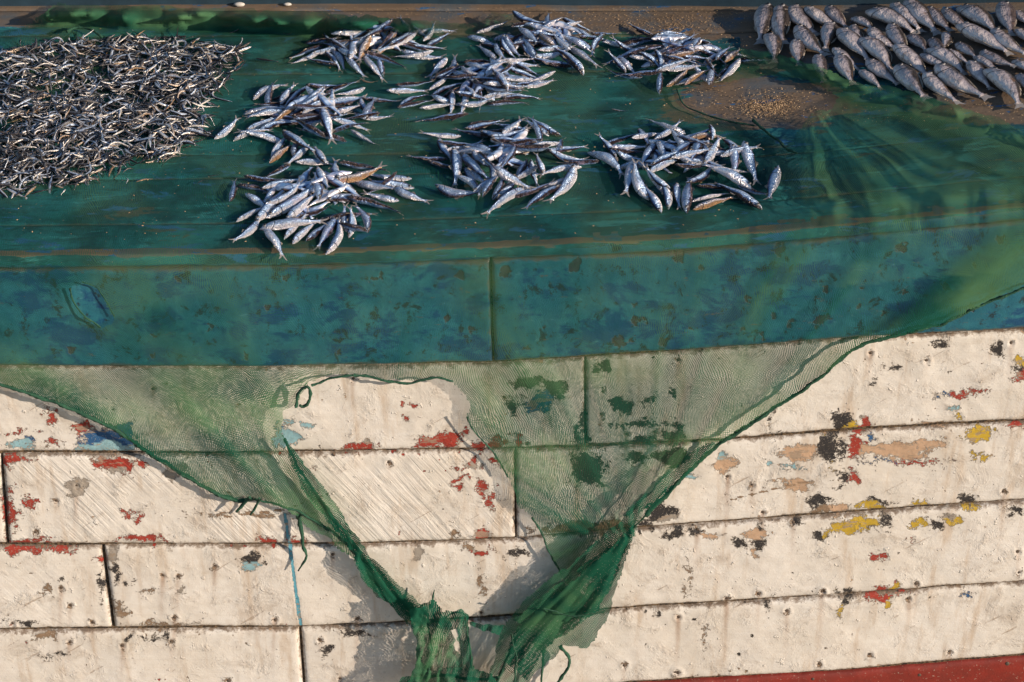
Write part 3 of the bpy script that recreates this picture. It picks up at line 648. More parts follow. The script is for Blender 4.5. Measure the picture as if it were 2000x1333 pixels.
    me = mesh_from(name, g_(P), rm[F], [M['net']], True, {'sdf': g_(sdf), 'dens': g_(de), 'tone': g_(tone)}, None, {'weave': g_(W)})
    o = link(name, me, parent)
    if label: o['label'] = label
    return o
def dens_main(px, py):
    d = 0.16 * np.clip((py - B0(px)) / 30, 0, 1) * 0.6 + 0.10 * fbm(px / 80, py / 60, 3, 551)
    d = d + np.clip(1 - seg_dist(px, py, [(1450, 112), (1560, 138), (1700, 190), (1850, 225), (2000, 285), (2200, 360)]) / 32, 0, 1) * 0.75
    d = d + np.clip(1 - seg_dist(px, py, [(90, 34), (300, 36), (560, 48), (800, 54)]) / 30, 0, 1) * 1.3
    d = d + np.clip(1 - seg_dist(px, py, [(590, 920), (640, 1000), (700, 1080), (820, 1205)]) / 42, 0, 1) * 0.6
    d = d + np.clip((py - 930) / 120, 0, 1) * (px < 800) * 0.2
    fq = fold(px, py) / 0.028; hang = np.clip((py - EDGE(px)) / 60, 0, 1)
    d = d + hang * np.clip(fq - 0.5, 0, 1) * np.where(py < B0(px), 1.0 + 2.6 * np.clip((px - 1250) / 300, 0, 1), 2.0) + 0.05 * (py > B0(px)) - 0.17 * hang * (py < B0(px))
    d = d + np.clip(1 - seg_dist(px, py, [(2000, 555), (1850, 615), (1700, 660), (1600, 735), (1480, 815)]) / 30, 0, 1) * 0.35
    d = d + (0.34 * fbm(px / 70 + 9, py / 16, 4, 561) - 0.21) * (py < EDGE(px))
    d = d + 0.03 * np.clip((px - 1480) / 120, 0, 1) * (py < EDGE(px)) + np.clip(fan(px, py) - 0.6, 0, 1) * 0.5 * np.clip((EDGE(px) + 60 - py) / 60, 0, 1)
    return d
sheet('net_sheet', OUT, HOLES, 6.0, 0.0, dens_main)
def tube(name, pts, r0, r1=None, off=0.012, seg=7, parent=net, mat='cord', ondeck=False, wob=0.25):
    p = np.array(pts, float); r1 = r0 if r1 is None else r1
    L = np.concatenate([[0], np.cumsum(np.hypot(*np.diff(p, axis=0).T))]); n = max(6, int(L[-1] / 6))
    t = np.linspace(0, L[-1], n); x = np.interp(t, L, p[:, 0]); y = np.interp(t, L, p[:, 1])
    for _ in range(2): x[1:-1] = (x[:-2] + 2 * x[1:-1] + x[2:]) / 4; y[1:-1] = (y[:-2] + 2 * y[1:-1] + y[2:]) / 4
    x += (vnoise(t / 22, t * 0, int(p[0, 0])) - .5) * 4; y += (vnoise(t / 22, t * 0 + 7, int(p[0, 0])) - .5) * 4
    if ondeck: C = deck(x, y, off)
    else:
        below = np.clip((y - B0(x)) / 200, 0, 1); C = face(x, y, -(off - below * 0.012 + 0.006 * vnoise(t / 30, t * 0, 5)))
        up = y < EDGE(x); D = deck(x, np.minimum(y, EDGE(x)), off); C[up] = D[up]
    T = np.gradient(C, axis=0); T /= np.linalg.norm(T, axis=1)[:, None] + 1e-9
    ref = np.array([0, -0.7, 0.7]); A = np.cross(T, ref); A /= np.linalg.norm(A, axis=1)[:, None] + 1e-9; Bn = np.cross(T, A)
    rr = np.linspace(r0, r1, n) * (1 + wob * (vnoise(t / 12, t * 0, 91) - .5) * 2)
    an = np.arange(seg) * math.tau / seg + t[:, None] / 30
    lump = 1 + 0.35 * np.sin(an * 3 + t[:, None] / 7)
    V = C[:, None, :] + (rr[:, None] * lump)[..., None] * (np.cos(an)[..., None] * A[:, None, :] + np.sin(an)[..., None] * Bn[:, None, :])
    F = []
    for i in range(n - 1):
        for k in range(seg): F.append((i * seg + k, i * seg + (k + 1) % seg, (i + 1) * seg + (k + 1) % seg, (i + 1) * seg + k))
    F.append(tuple(range(seg))); F.append(tuple((n - 1) * seg + k for k in range(seg)))
    return link(name, mesh_from(name, V.reshape(-1, 3), F, [M[mat]]), parent)
G = [(1408, 856), (1345, 885), (1278, 948), (1212, 1012), (1132, 1088), (1074, 1130), (1022, 1176), (990, 1215), (975, 1245), (960, 1290), (945, 1370), (1010, 1370), (1050, 1312), (1090, 1282), (1100, 1262), (1150, 1264), (1168, 1242),
     (1190, 1200), (1205, 1150), (1222, 1090), (1240, 1035), (1250, 1003), (1300, 962), (1355, 912)]
def gfold(px, py):
    s = (px * 0.72 + py * 0.70); d = (px * 0.70 - py * 0.72)
    q = fbm(s / 30 + 9 + d / 300, d / 170, 3, 601); q2 = fbm(s / 12 + d / 200, d / 120, 2, 607)
    return 0.018 * (1 - np.abs(2 * q - 1)) + 0.011 * (1 - np.abs(2 * q2 - 1))
sheet('gathered_fold', G, [], 4.0, 0.002, lambda px, py: 0.20 + 0.9 * fbm((px * .72 + py * .7) / 20 + 4, (px - py) / 170, 3, 611), gfold, 0.9, label='bunched dark green end of the net', dark=-0.25)
G2 = [(1390, 880), (1290, 968), (1200, 1060), (1110, 1125), (1040, 1180), (1000, 1212), (1030, 1225), (1100, 1215), (1160, 1200), (1195, 1150), (1215, 1090), (1240, 1030), (1300, 970)]
sheet('gathered_fold', G2, [[(1100, 1140), (1130, 1120), (1160, 1130), (1140, 1160)]], 4.0, 0.010, lambda px, py: 0.35 + 0.9 * fbm((px * .72 + py * .7) / 16 + 4, (px - py) / 150, 2, 621), gfold, 0.5, label='second layer of the bunched net end', dark=-0.25)
G3 = [(1330, 925), (1270, 985), (1190, 1075), (1110, 1140), (1060, 1180), (1010, 1225), (985, 1290), (1030, 1330), (1060, 1270), (1110, 1235), (1170, 1190), (1200, 1120), (1225, 1060), (1250, 1000)]
sheet('gathered_fold', G3, [], 4.0, 0.018, lambda px, py: 0.25 + 1.0 * fbm((px * .72 + py * .7) / 13 + 8, (px - py) / 150, 2, 623), lambda px, py: gfold(px + 31, py * 1.1), 1.2, label='front layer of the bunched net end', dark=-0.25)
tube('fold_crease', [(1300, 955), (1240, 1030), (1170, 1105), (1090, 1165), (1020, 1225), (985, 1300), (965, 1350)], 0.0012, 0.0028, 0.035)
tube('fold_crease', [(1060, 1190), (1120, 1205), (1180, 1195)], 0.0012, 0.0012, 0.07)
tube('fold_crease', [(1000, 1240), (1010, 1290), (1000, 1350)], 0.0015, 0.002, 0.06); tube('fold_crease', [(835, 1200), (842, 1260), (832, 1340)], 0.0018, 0.002, 0.06); tube('fold_crease', [(868, 1212), (885, 1195), (908, 1200), (916, 1250), (922, 1305)], 0.0014, 0.0018, 0.06)
tube('fold_crease', [(775, 1340), (810, 1325), (870, 1318), (930, 1328), (975, 1322)], 0.0022, 0.003, 0.035)
KN = [([(818, 1182), (846, 1170), (862, 1190), (852, 1232), (850, 1290), (838, 1350), (818, 1352), (813, 1285), (815, 1232)], 0.022),
      ([(858, 1198), (902, 1187), (918, 1200), (918, 1262), (926, 1312), (908, 1305), (896, 1268), (890, 1232), (872, 1236)], 0.03),
      ([(768, 1350), (785, 1322), (846, 1308), (905, 1302), (965, 1318), (975, 1365), (780, 1370)], 0.03),
      ([(846, 1192), (880, 1210), (892, 1268), (925, 1318), (945, 1360), (850, 1365), (832, 1262)], 0.022),
      ([(800, 1192), (850, 1175), (872, 1230), (846, 1300), (800, 1345), (785, 1352), (815, 1290), (806, 1232)], 0.035),
      ([(905, 1205), (940, 1218), (985, 1222), (975, 1240), (935, 1232), (915, 1222)], 0.03)]
for kp, ly in KN:
    sheet('net_tatter', kp, [], 3.0, ly, lambda px, py: 0.45 + 0.95 * fbm(px / 11, py / 50, 3, 631), lambda px, py: 0.03 * fbm((px + py * .4) / 11, (py - px) / 70, 3, 641) + 0.01 * fbm(px / 30, py / 12, 2, 643), 0.2, dark=-0.3)
tube('net_hem', [(-400, 652), (-200, 700), (0, 750), (80, 777), (150, 802), (230, 842), (270, 872), (340, 917), (420, 964), (470, 980), (497, 974)], 0.0026, 0.004)
tube('net_hem', [(497, 974), (540, 985), (590, 1002), (640, 1034), (690, 1074), (722, 1112)], 0.002, 0.0035)
tube('net_hem', [(556, 860), (585, 920), (625, 975), (665, 1030), (705, 1085), (735, 1135), (790, 1180), (835, 1202)], 0.0022, 0.004, 0.018)
sheet('gathered_strand', [(552, 850), (590, 900), (640, 962), (690, 1036), (728, 1088), (775, 1140), (838, 1192), (830, 1228), (780, 1202), (735, 1168), (706, 1122), (690, 1082), (650, 1034), (612, 990), (580, 940)], [], 3.0, 0.004,
      lambda px, py: 0.25 + 0.95 * fbm((px * .75 - py * .66) / 12, (px + py) / 150, 3, 615), lambda px, py: 0.014 * fbm((px * .75 - py * .66) / 13, (px + py) / 150, 3, 616), 0.8, label='rope-like gathered strand of net', dark=-0.25)
sheet('gathered_strand', [(640, 1000), (690, 1050), (722, 1090), (770, 1145), (835, 1198), (832, 1240), (800, 1222), (750, 1180), (705, 1130), (690, 1085), (660, 1050)], [], 3.0, 0.010,
      lambda px, py: 0.25 + 0.95 * fbm((px * .75 - py * .66) / 10, (px + py) / 150, 3, 617), lambda px, py: 0.018 * fbm((px * .75 - py * .66) / 10, (px + py) / 150, 3, 618), 0.4, label='front layer of the gathered strand', dark=-0.25)
tube('loose_end', [(585, 1005), (590, 1060), (600, 1090), (583, 1116)], 0.005, 0.0015)
tube('loose_end', [(488, 975), (470, 985), (461, 1000)], 0.004, 0.0025, 0.02); tube('loose_end', [(508, 976), (498, 990), (488, 1005)], 0.003, 0.002, 0.02)
tube('torn_loop', [(578, 796), (584, 765), (598, 752), (607, 763), (603, 788), (594, 800), (586, 792)], 0.0028)
tube('torn_loop', [(607, 755), (640, 740), (690, 734)], 0.0022)
tube('net_hem', [(2410, 415), (2200, 500), (2000, 562), (1930, 590), (1850, 630), (1760, 655), (1690, 672), (1650, 695), (1600, 740), (1540, 780), (1470, 825), (1400, 872), (1330, 938), (1260, 1008)], 0.0016, 0.004)
tube('net_hem', [(690, 732), (750, 743), (800, 750), (850, 738), (885, 745)], 0.0026, 0.002)
tube('net_hem', [(912, 815), (922, 838), (948, 864), (968, 892), (992, 932)], 0.0014)
tube('net_hem', [(1040, 1010), (1062, 1052), (1080, 1090), (1096, 1122)], 0.0018)
tube('loose_end', [(1060, 1272), (1058, 1300), (1055, 1345)], 0.003, 0.002, 0.02); tube('loose_end', [(1095, 1262), (1112, 1290), (1108, 1312), (1080, 1345)], 0.0035, 0.003, 0.02)
tube('loose_end', [(842, 1185), (846, 1172), (850, 1152)], 0.003, 0.001, 0.03); tube('loose_end', [(845, 1200), (858, 1215), (860, 1228)], 0.002, 0.001, 0.04)
tube('net_hem', [(136, 562), (146, 595), (168, 622), (198, 642)], 0.0016, 0.0016, 0.006); tube('net_hem', [(160, 552), (190, 560), (206, 590), (222, 618)], 0.001, 0.001, 0.006)
tube('net_hem', [(1470, 236), (1500, 258), (1530, 287), (1556, 300)], 0.0028, 0.002, 0.012, ondeck=True)
tube('net_hem', [(1322, 176), (1336, 206), (1380, 227), (1440, 241), (1475, 246)], 0.0015, 0.0015, 0.008, ondeck=True)
tube('net_hem', [(130, 62), (150, 52), (185, 62), (200, 74)], 0.003, 0.002, 0.02, ondeck=True)

# ------------------------------------------------------------------ fish meshes
def fish_mesh(name, mat, bend=0.0, bend2=0.0, deep=0.17, thick=0.105, rings=16, seg=12, tailw=0.15, kind='s', seed=0):
    """unit length, snout at +x 0.5, tail tip -0.5, back +z, thickness along y"""
    r_ = random.Random(seed)
    xs = np.concatenate([np.linspace(0, .86, rings - 4), [.895, .93, .965, 1.0]]); xs[1] *= .6
    body = np.clip(xs / 0.86, 0, 1)
    if kind == 'b':
        hp = np.interp(body, [0, .04, .12, .28, .42, .6, .8, .93, 1], [.20, .52, .80, 1.0, 1.0, .84, .50, .28, .26])
        tp = np.interp(body, [0, .04, .12, .28, .5, .7, .9, 1], [.12, .38, .72, 1, .95, .7, .35, .2])
    else:
        hp = np.interp(body, [0, .03, .1, .22, .40, .6, .8, .93, 1], [.10, .28, .58, .86, 1.0, .88, .55, .32, .28])
        tp = np.interp(body, [0, .03, .1, .22, .42, .65, .85, 1], [.14, .36, .72, .95, 1, .75, .36, .16])
    V, D, A = [], [], []
    for i, x in enumerate(xs):
        hh, th = hp[i] * deep / 2, tp[i] * thick / 2
        if x > 0.86:                                         # tail fin flattens and flares
            q = (x - 0.86) / 0.14; hh = deep / 2 * 0.25 + q ** .8 * tailw * .5; th = thick / 2 * 0.14 * (1 - q) + 0.0015
        for k in range(seg):
            a = k * math.tau / seg
            z = hh * math.sin(a); y = th * math.cos(a)
            if kind != 'b' and math.sin(a) < 0: z *= 1.12
            xx = 0.5 - x
            if x > 0.9: xx += (1 - abs(math.sin(a)) ** 1.3) * 0.095 * (x - 0.9) / 0.1     # forked tail
            V.append((xx, y, z)); D.append(math.sin(a)); A.append(x)
    F = []
    for i in range(rings - 1):
        for k in range(seg): F.append((i * seg + k, (i + 1) * seg + k, (i + 1) * seg + (k + 1) % seg, i * seg + (k + 1) % seg))
    if kind != 'd':                                          # body ends at the tail root; the fin is a part of its own
        cut = rings - 3; V = V[:cut * seg]; D = D[:cut * seg]; A = A[:cut * seg]; F = [f for f in F if max(f) < cut * seg]; last = cut - 1
    else: last = rings - 1
    F.append(tuple(range(seg))); F.append(tuple(reversed([last * seg + k for k in range(seg)])))
    V = np.array(V)
    def fin(pts, yy=0.0):
        b = len(V_); V_.extend([(x, yy, z) for x, z in pts]); F.append(tuple(range(b, b + len(pts)))); D.extend([0.4] * len(pts)); A.extend([0.98] * len(pts))
    V_ = [tuple(v) for v in V]
    top = lambda x: np.interp(0.5 - x, xs, hp) * deep / 2
    if kind == 's':
        fin([(0.05, top(.05) * .9), (0.0, top(0) + .045), (-0.07, top(-.07) + .02), (-0.09, top(-.09) * .9)])
        fin([(-0.12, -top(-.12)), (-0.16, -top(-.16) - .03), (-0.25, -top(-.25) - .008), (-0.25, -top(-.25) * .9)])
    elif kind == 'b':
        fin([(0.22, top(.22) * .9), (0.12, top(.12) + .015), (0.0, top(0) + .02), (-0.14, top(-.14) + .025), (-0.24, top(-.24) + .01), (-0.2, top(-.2) * .85)])
        fin([(-0.02, -top(-.02) * .95), (-0.10, -top(-.1) - .022), (-0.2, -top(-.2) - .015), (-0.22, -top(-.22) * .85)])
        fin([(0.2, -top(.2) * .9), (0.1, -top(.1) - .015), (0.08, -top(.08) * .95)])
    V = np.array(V_)
    def flex(V):
        x = V[:, 0].copy()
        V[:, 2] += bend * (x ** 2 * 2.2 - 0.12) + bend * 0.5 * x * np.abs(x)
        V[:, 1] += bend2 * (x ** 2 * 1.6 - 0.08) + 0.006 * np.sin(x * 17 + seed)
        return V
    if kind != 'd':
        q = deep * .13; w_ = tailw * (.50 if kind == 's' else .46); fk = .085 if kind == 's' else .03
        up_ = [(-.345, q), (-.39, q * 1.3), (-.44, w_ * .62), (-.505, w_), (-.49, w_ * .66), (-.5 + fk * .55, w_ * .3), (-.5 + fk, 0.0)]
        lobe = [(-.345, 0.0)] + up_; n_ = len(lobe); TV, TF = [], []
        for sg in (1, -1):
            for yy in (1, -1):
                b_ = len(TV); TV += [(x_, yy * (.006 if x_ > -.38 else .0015), sg * z_) for x_, z_ in lobe]
                TF.append(tuple(range(b_, b_ + n_)) if sg * yy > 0 else tuple(range(b_ + n_ - 1, b_ - 1, -1)))
            b_ = len(TV) - 2 * n_
            TF += [(b_ + i_, b_ + n_ + i_, b_ + n_ + (i_ + 1), b_ + i_ + 1) for i_ in range(n_ - 1)]
        tm = mesh_from('tail_fin', flex(np.array(TV)), TF, [M['fin']], False)
    x = V[:, 0]
    V[:, 2] += bend * (x ** 2 * 2.2 - 0.12) + bend * 0.5 * x * np.abs(x)
    V[:, 1] += bend2 * (x ** 2 * 1.6 - 0.08) + 0.006 * np.sin(x * 17 + seed)
    me = mesh_from(name, V, F, [mat], True, {'dorsal': D, 'along': A, 'vary': [r_.random()] * len(V)})
    e = 0.415 if kind != 'b' else 0.395
    ti = np.interp(.5 - e, xs, tp) * thick / 2
    if kind != 'd': TAILS[me.name] = tm
    EYEPOS[me.name] = (e, ti, bend2 * (e * e * 1.6 - 0.08) + 0.006 * math.sin(e * 17 + seed), bend * (e * e * 2.2 - 0.12) + bend * .5 * e * e + np.interp(.5 - e, xs, hp) * deep * .12)
    return me
EYEPOS = {}; TAILS = {}
def eye_mesh(name, rad, fl=0.45):
    V, F = [], []
    n = 10; prof = [(0, 1.0), (0.55, 0.85), (0.62, 0.8), (1.0, 0.2), (1.05, -0.3)]
    V.append((0, fl * rad, 0))
    for r_, y in prof[1:]:
        for k in range(n): V.append((r_ * rad * math.cos(k * math.tau / n), y * fl * rad, r_ * rad * math.sin(k * math.tau / n)))
    for k in range(n): F.append((0, 1 + (k + 1) % n, 1 + k))
    for j in range(3):
        for k in range(n): F.append((1 + j * n + k, 1 + j * n + (k + 1) % n, 1 + (j + 1) * n + (k + 1) % n, 1 + (j + 1) * n + k))
    me = mesh_from(name, V, F, [M['eye'], M['iris']])
    for p in me.polygons:
        if p.index >= 2 * n: p.material_index = 1
    return me
BENDS = [0.0, 0.06, -0.06, 0.13, -0.12, 0.22, -0.22, 0.03, -0.03, 0.09, -0.09, 0.0]
SIL = {}
for mk in ('fish', 'bronze'):
    SIL[mk] = [fish_mesh('silver_fish', M[mk], b, rng.uniform(-.12, .12), rng.uniform(.160, .192), rng.uniform(.105, .125), seed=i) for i, b in enumerate(BENDS)]
EYE = eye_mesh('eye', 0.03, .6); BEYE = eye_mesh('eye', 0.036, .6)
BIG = [fish_mesh('large_fish', M['big'], b, rng.uniform(-.1, .1), rng.uniform(.27, .34), rng.uniform(.16, .19), 20, 14, .2, 'b', 50 + i) for i, b in enumerate([0, .08, -.08, .14, -.14, .03])]
DRY = [fish_mesh('dried_fish', M['dried'], b, b2, rng.uniform(.11, .17), rng.uniform(.06, .10), 11, 6, .12, 'd', 80 + i) for i, (b, b2) in enumerate([(0, .2), (.35, .2), (-.35, .3), (.6, .2), (-.6, .15), (.2, .5), (-.2, -.3), (0.1, .1), (.45, -.4), (1.0, .2), (-.9, .3), (0, 0)])]
# separate tail fins and eyes are children; the body is one continuous surface
def body_z(me):
    return None

# ------------------------------------------------------------------ heaps: each fish comes to rest on what lies below it
GX0, GY0, CELL = -1.30, -0.1, 0.003
HM = np.zeros((int(2.9 / CELL), int(1.7 / CELL)))
HM[:] = 0.006
def settle(c, ax, L, rad_h, rad_w, sink=0.52, maxpitch=0.28):
    """c: centre xy, ax: unit xy, returns centre height above deck, slope; uses a support line over the height map"""
    n = 11; s = np.linspace(-0.46, 0.40, n) * L
    prof = np.interp(np.linspace(0, 1, n), [0, .3, .6, 1], [.35, .8, 1, .5])
    perp = np.array([-ax[1], ax[0]]); h = np.zeros(n)
    for o in (-0.5, 0, 0.5):
        q = c[None, :] + s[:, None] * ax[None, :] + perp * (o * rad_w) * prof[:, None]
        i = np.clip(((q[:, 0] - GX0) / CELL).astype(int), 0, HM.shape[0] - 1); j = np.clip(((q[:, 1] - GY0) / CELL).astype(int), 0, HM.shape[1] - 1)
        h = np.maximum(h, HM[i, j])
    h = h * sink + np.median(h) * (1 - sink) * 0.8
    b = h + rad_h * prof
    best = (1e9, 0, 0)
    for i in range(n):
        for j in range(i + 1, n):
            if s[i] <= 0.0 * L <= s[j]:
                m = (b[j] - b[i]) / (s[j] - s[i]); z0 = b[i] - m * s[i]
                over = np.max(b - (z0 + m * s))
                if over < 0.0008 and z0 < best[0] and abs(m) < maxpitch: best = (z0, m, 0)
    if best[0] > 1e8: best = (np.max(b), 0.0, 0)
    return best[0], best[1]
def stamp(c, ax, L, z0, m, rad_h, rad_w):
    n = 26; s = np.linspace(-0.48, 0.48, n) * L; perp = np.array([-ax[1], ax[0]])
    prof = np.interp(np.linspace(0, 1, n), [0, .1, .35, .65, .9, 1], [.15, .25, .75, 1, .7, .2])
    for o in np.linspace(-1, 1, 7):
        q = c[None, :] + s[:, None] * ax[None, :] + perp * (o * rad_w) * prof[:, None]
        z = z0 + m * s + rad_h * prof * math.sqrt(max(0, 1 - o * o * 0.9))
        i = np.clip(((q[:, 0] - GX0) / CELL).astype(int), 0, HM.shape[0] - 1); j = np.clip(((q[:, 1] - GY0) / CELL).astype(int), 0, HM.shape[1] - 1)
        np.maximum.at(HM, (i, j), z)
def pose(c, ax, L, z0, m, tone, side, roll):
    zc = float(z_deck(c[0])) + z0
    slope = float(z_deck(c[0] + .02) - z_deck(c[0] - .02)) / .04
    a = Vector((ax[0], ax[1], m + slope * ax[0])).normalized()
    if tone in 'd': d0 = Vector((0.1, -0.62, 0.78))
    elif tone == 'o': d0 = Vector((-0.3, 0.9, 0.1))      # belly turned towards the viewer
    else:
        hp = Vector((-a.y, a.x, 0)).normalized() * side; d0 = hp * math.cos(roll) + Vector((0, 0, 1)) * math.sin(roll)
    d = (d0 - a * d0.dot(a)).normalized(); y = d.cross(a)
    Mx = Matrix(((a.x, y.x, d.x, 0), (a.y, y.y, d.y, 0), (a.z, y.z, d.z, 0), (0, 0, 0, 1)))
    Mx.translation = Vector((c[0], c[1], zc))
    return Mx @ Matrix.Scale(L, 4), y
def head_dir(ax):
    if abs(ax[0]) > abs(ax[1]) * 0.9: return 'right' if ax[0] > 0 else 'left'
    return 'pointing away' if ax[1] > 0 else 'toward viewer'
ORD = ['leftmost', 'second', 'third', 'fourth', 'fifth', 'sixth', 'seventh', 'eighth', 'ninth', 'tenth', 'eleventh', 'twelfth', 'thirteenth', 'fourteenth', 'fifteenth', 'sixteenth', 'seventeenth', 'eighteenth', 'nineteenth', 'twentieth', 'twenty-first', 'twenty-second', 'twenty-third', 'twenty-fourth', 'twenty-fifth', 'twenty-sixth', 'twenty-seventh', 'twenty-eighth', 'twenty-ninth', 'thirtieth']
PILES = {}
PILES['front left pile'] = (450, 290, 5.0, """12 520 42 322 s;600 150 330 290 d;130 330 560 300 s;70 350 345 412 d;170 440 315 555 s;300 375 540 330 s;320 530 460 330 s;45 705 340 570 s;210 740 600 330 s;390 600 730 380 s;640 122 1000 150 s;1080 140 1560 225 d;930 175 820 0 s;1040 365 1012 72 s;845 205 965 420 s;895 530 850 420 s;365 668 880 400 s;520 695 880 440 s;1770 312 1310 250 s;1790 382 1330 310 s;1630 282 1400 390 d;1570 390 1950 530 s;1200 290 1650 445 s;1018 378 1520 162 o;690 705 1000 525 s;940 490 1500 540 s;1655 522 1350 445 s;1150 490 1690 598 d;850 695 1440 628 d;1390 775 1260 610 s;1135 812 1120 660 s;1185 822 1180 670 s;1335 802 930 655 d;1000 1002 1080 690 s;1050 680 840 965 s;720 880 920 765 s;580 912 780 770 s;505 845 620 760 s;300 720 130 838 s;350 765 530 1072 s;275 735 955 732 s""")
PILES['pile beside dried heap'] = (420, 150, 5.556, """375 215 795 58 s;560 325 625 68 s;8 690 262 440 s;290 350 855 350 s;860 262 630 285 d;620 225 820 185 d;680 295 835 130 s;990 130 790 270 s;985 112 1405 95 s;1195 130 850 325 s;915 315 1225 148 s;940 345 1255 188 s;1180 172 1555 62 d;1645 108 1280 235 s;1210 342 1668 172 s;1235 402 1610 288 d;890 372 1500 360 d;905 360 640 492 o;790 402 305 410 s;1590 240 1915 265 s;1640 405 1590 265 s;1500 440 1885 440 s;1270 465 1585 285 s;1800 462 1425 525 s;1615 485 1738 198 s;310 552 570 490 s;440 592 730 530 s;180 642 610 590 s;780 692 230 600 s;850 470 1160 445 d;830 490 1210 500 d;1420 682 890 570 d;1182 682 820 485 d;1270 530 1570 560 s;1245 615 1545 540 s;1480 590 1752 742 s;600 860 730 720 s;580 905 815 715 o;840 865 895 680 s;1010 735 825 895 s;1190 945 1095 785 s;690 565 1115 845 s;1145 310 1285 715 s""")
PILES['back left pile'] = (560, 30, 6.25, """980 145 640 182 s;1060 130 715 175 s;500 230 800 275 d;205 290 500 312 d;880 215 1245 58 d;1325 130 845 300 s;1335 150 1025 395 o;800 545 790 220 s;775 475 400 310 s;440 370 15 532 s;425 450 38 602 s;300 430 550 395 s;515 365 480 260 s;500 270 765 425 s;480 468 600 590 s;590 430 690 590 s;630 360 790 450 s;625 622 225 530 s;720 540 905 675 s;1000 340 865 622 o;1315 250 1050 445 d;1505 215 1410 75 s;1520 140 1640 225 s;1620 190 1760 190 s;1690 315 1785 148 s;1700 392 1968 228 s;1235 230 1440 230 s;1700 330 1540 322 d;1625 222 1075 482 s;1250 485 1550 328 s;1480 412 1825 400 s;1390 460 1940 532 s;1790 532 1255 498 s;930 540 1200 785 s;1182 695 1140 590 s;890 490 1485 582 d""")
PILES['centre pile'] = (750, 100, 5.556, """690 60 480 282 s;742 242 775 45 s;860 100 1190 112 s;880 100 1100 205 s;800 140 1060 245 s;1180 212 1252 65 s;1050 252 1200 170 s;1280 130 1430 140 s;1400 140 1648 242 s;1412 140 1300 240 d;540 255 710 205 d;760 190 925 305 s;900 262 1110 292 s;1090 312 1350 300 s;1320 230 1610 262 s;1622 322 1360 300 s;1865 258 1600 330 s;1070 382 1310 348 s;1280 360 1480 360 s;1400 402 1650 340 s;28 430 490 430 s;120 380 565 328 d;490 422 640 325 s;1010 322 528 268 s;480 452 910 358 s;580 492 925 368 d;1550 432 1160 400 s;960 342 1548 440 d;990 525 900 385 s;1030 428 1042 575 d;1550 455 1695 345 s;1538 515 1845 368 s;1080 480 1525 522 s;1100 560 1575 560 d;140 612 525 530 d;130 600 445 468 s;500 500 710 552 s;745 475 728 635 s;905 485 868 585 s;780 530 1000 572 s;380 602 810 590 s;800 632 1265 598 s;915 680 335 775 s;1340 412 1150 130 s""")
PILES['back middle pile'] = (890, 20, 6.25, """240 272 665 208 s;670 202 1005 158 d;640 292 905 240 d;1040 172 1210 160 d;1110 195 1122 105 s;1040 265 1205 158 s;1275 118 1645 218 s;1260 260 1375 195 s;430 288 630 335 s;870 290 1150 300 s;640 332 790 330 s;140 308 450 405 s;290 402 460 442 s;1405 208 1730 365 s;1640 302 1775 300 s;1480 370 1710 392 s;1790 410 1958 432 s;1772 340 1670 505 s;500 605 355 488 s;470 420 600 600 s;520 360 738 595 s;590 370 780 538 s;800 310 1020 510 s;790 440 915 570 s;1000 565 830 388 s;1010 400 1190 525 o;1390 542 1175 325 s;1712 462 1225 308 s;1370 430 1755 692 s;990 572 1210 558 s;950 612 1260 588 s;520 622 700 612 s;1210 530 1340 625 s;1432 682 845 602 s;1612 692 1145 425 s""")
PILES['back right pile'] = (1160, 40, 6.25, """700 192 525 98 s;680 190 1128 148 s;450 190 740 222 s;760 222 1255 188 s;250 270 905 230 d;490 292 965 258 d;685 370 88 488 s;560 362 418 308 s;640 412 975 268 o;780 392 990 340 s;900 425 990 398 o;990 345 1055 295 s;1292 178 1218 355 s;1300 240 1555 362 s;1320 290 1490 362 s;940 360 1460 392 s;1280 320 1380 352 s;1000 400 1340 495 d;1500 380 1700 402 s;1330 545 1570 388 s;1478 505 1645 318 s;410 612 238 485 s;300 440 495 605 s;430 460 570 475 s;560 460 750 555 s;570 390 790 525 s;790 445 802 548 s;820 450 1010 472 s;870 542 1040 520 s;700 592 1238 485 s;1445 682 1170 495 s;1350 530 1470 665 d;1412 755 1462 498 s;1700 480 1898 480 d;1590 535 1765 355 o;1500 702 1740 498 d;1780 495 1505 815 s;1385 702 875 795 s;1080 765 1220 695 o;910 685 1020 605 o;802 765 812 640 s;590 715 370 668 d;855 640 258 642 s""")
PILES['front middle pile'] = (800, 220, 5.556, """640 130 1040 88 d;580 172 870 148 s;1325 182 855 138 s;700 212 1340 212 d;1602 245 1235 28 s;1515 245 1375 155 s;1450 285 1348 115 s;560 272 105 218 s;885 292 478 172 s;740 222 910 242 s;860 272 1040 248 s;1130 250 1370 315 s;870 312 1270 298 s;1060 362 1270 318 s;295 285 470 538 s;410 522 55 485 s;190 540 470 595 s;400 425 500 398 s;410 485 510 458 s;310 342 710 340 s;490 362 975 490 s;1000 315 1225 5 s;1650 270 1205 402 s;1620 452 1645 275 s;1480 442 1945 388 s;1545 412 925 338 d;930 452 670 345 s;640 428 810 560 s;740 440 905 595 d;910 468 898 598 s;930 602 1095 455 s;1172 478 1030 650 s;1282 458 1105 695 s;1300 448 1345 565 s;1480 490 1748 508 s;1452 655 1385 472 s;505 400 498 808 s;600 598 695 758 s;560 698 680 800 s;690 795 780 738 s;650 588 838 778 s;1855 515 1375 728 s;1410 628 1175 708 s;1755 620 1335 765 s;1845 590 1500 968 s;912 905 1010 735 s;930 925 1120 768 s;1080 915 1598 768 s;1250 800 795 1075 s;1595 778 1215 1048 s;790 875 878 755 s;248 812 815 935 s;520 420 895 765 s;870 620 1345 802 s""")
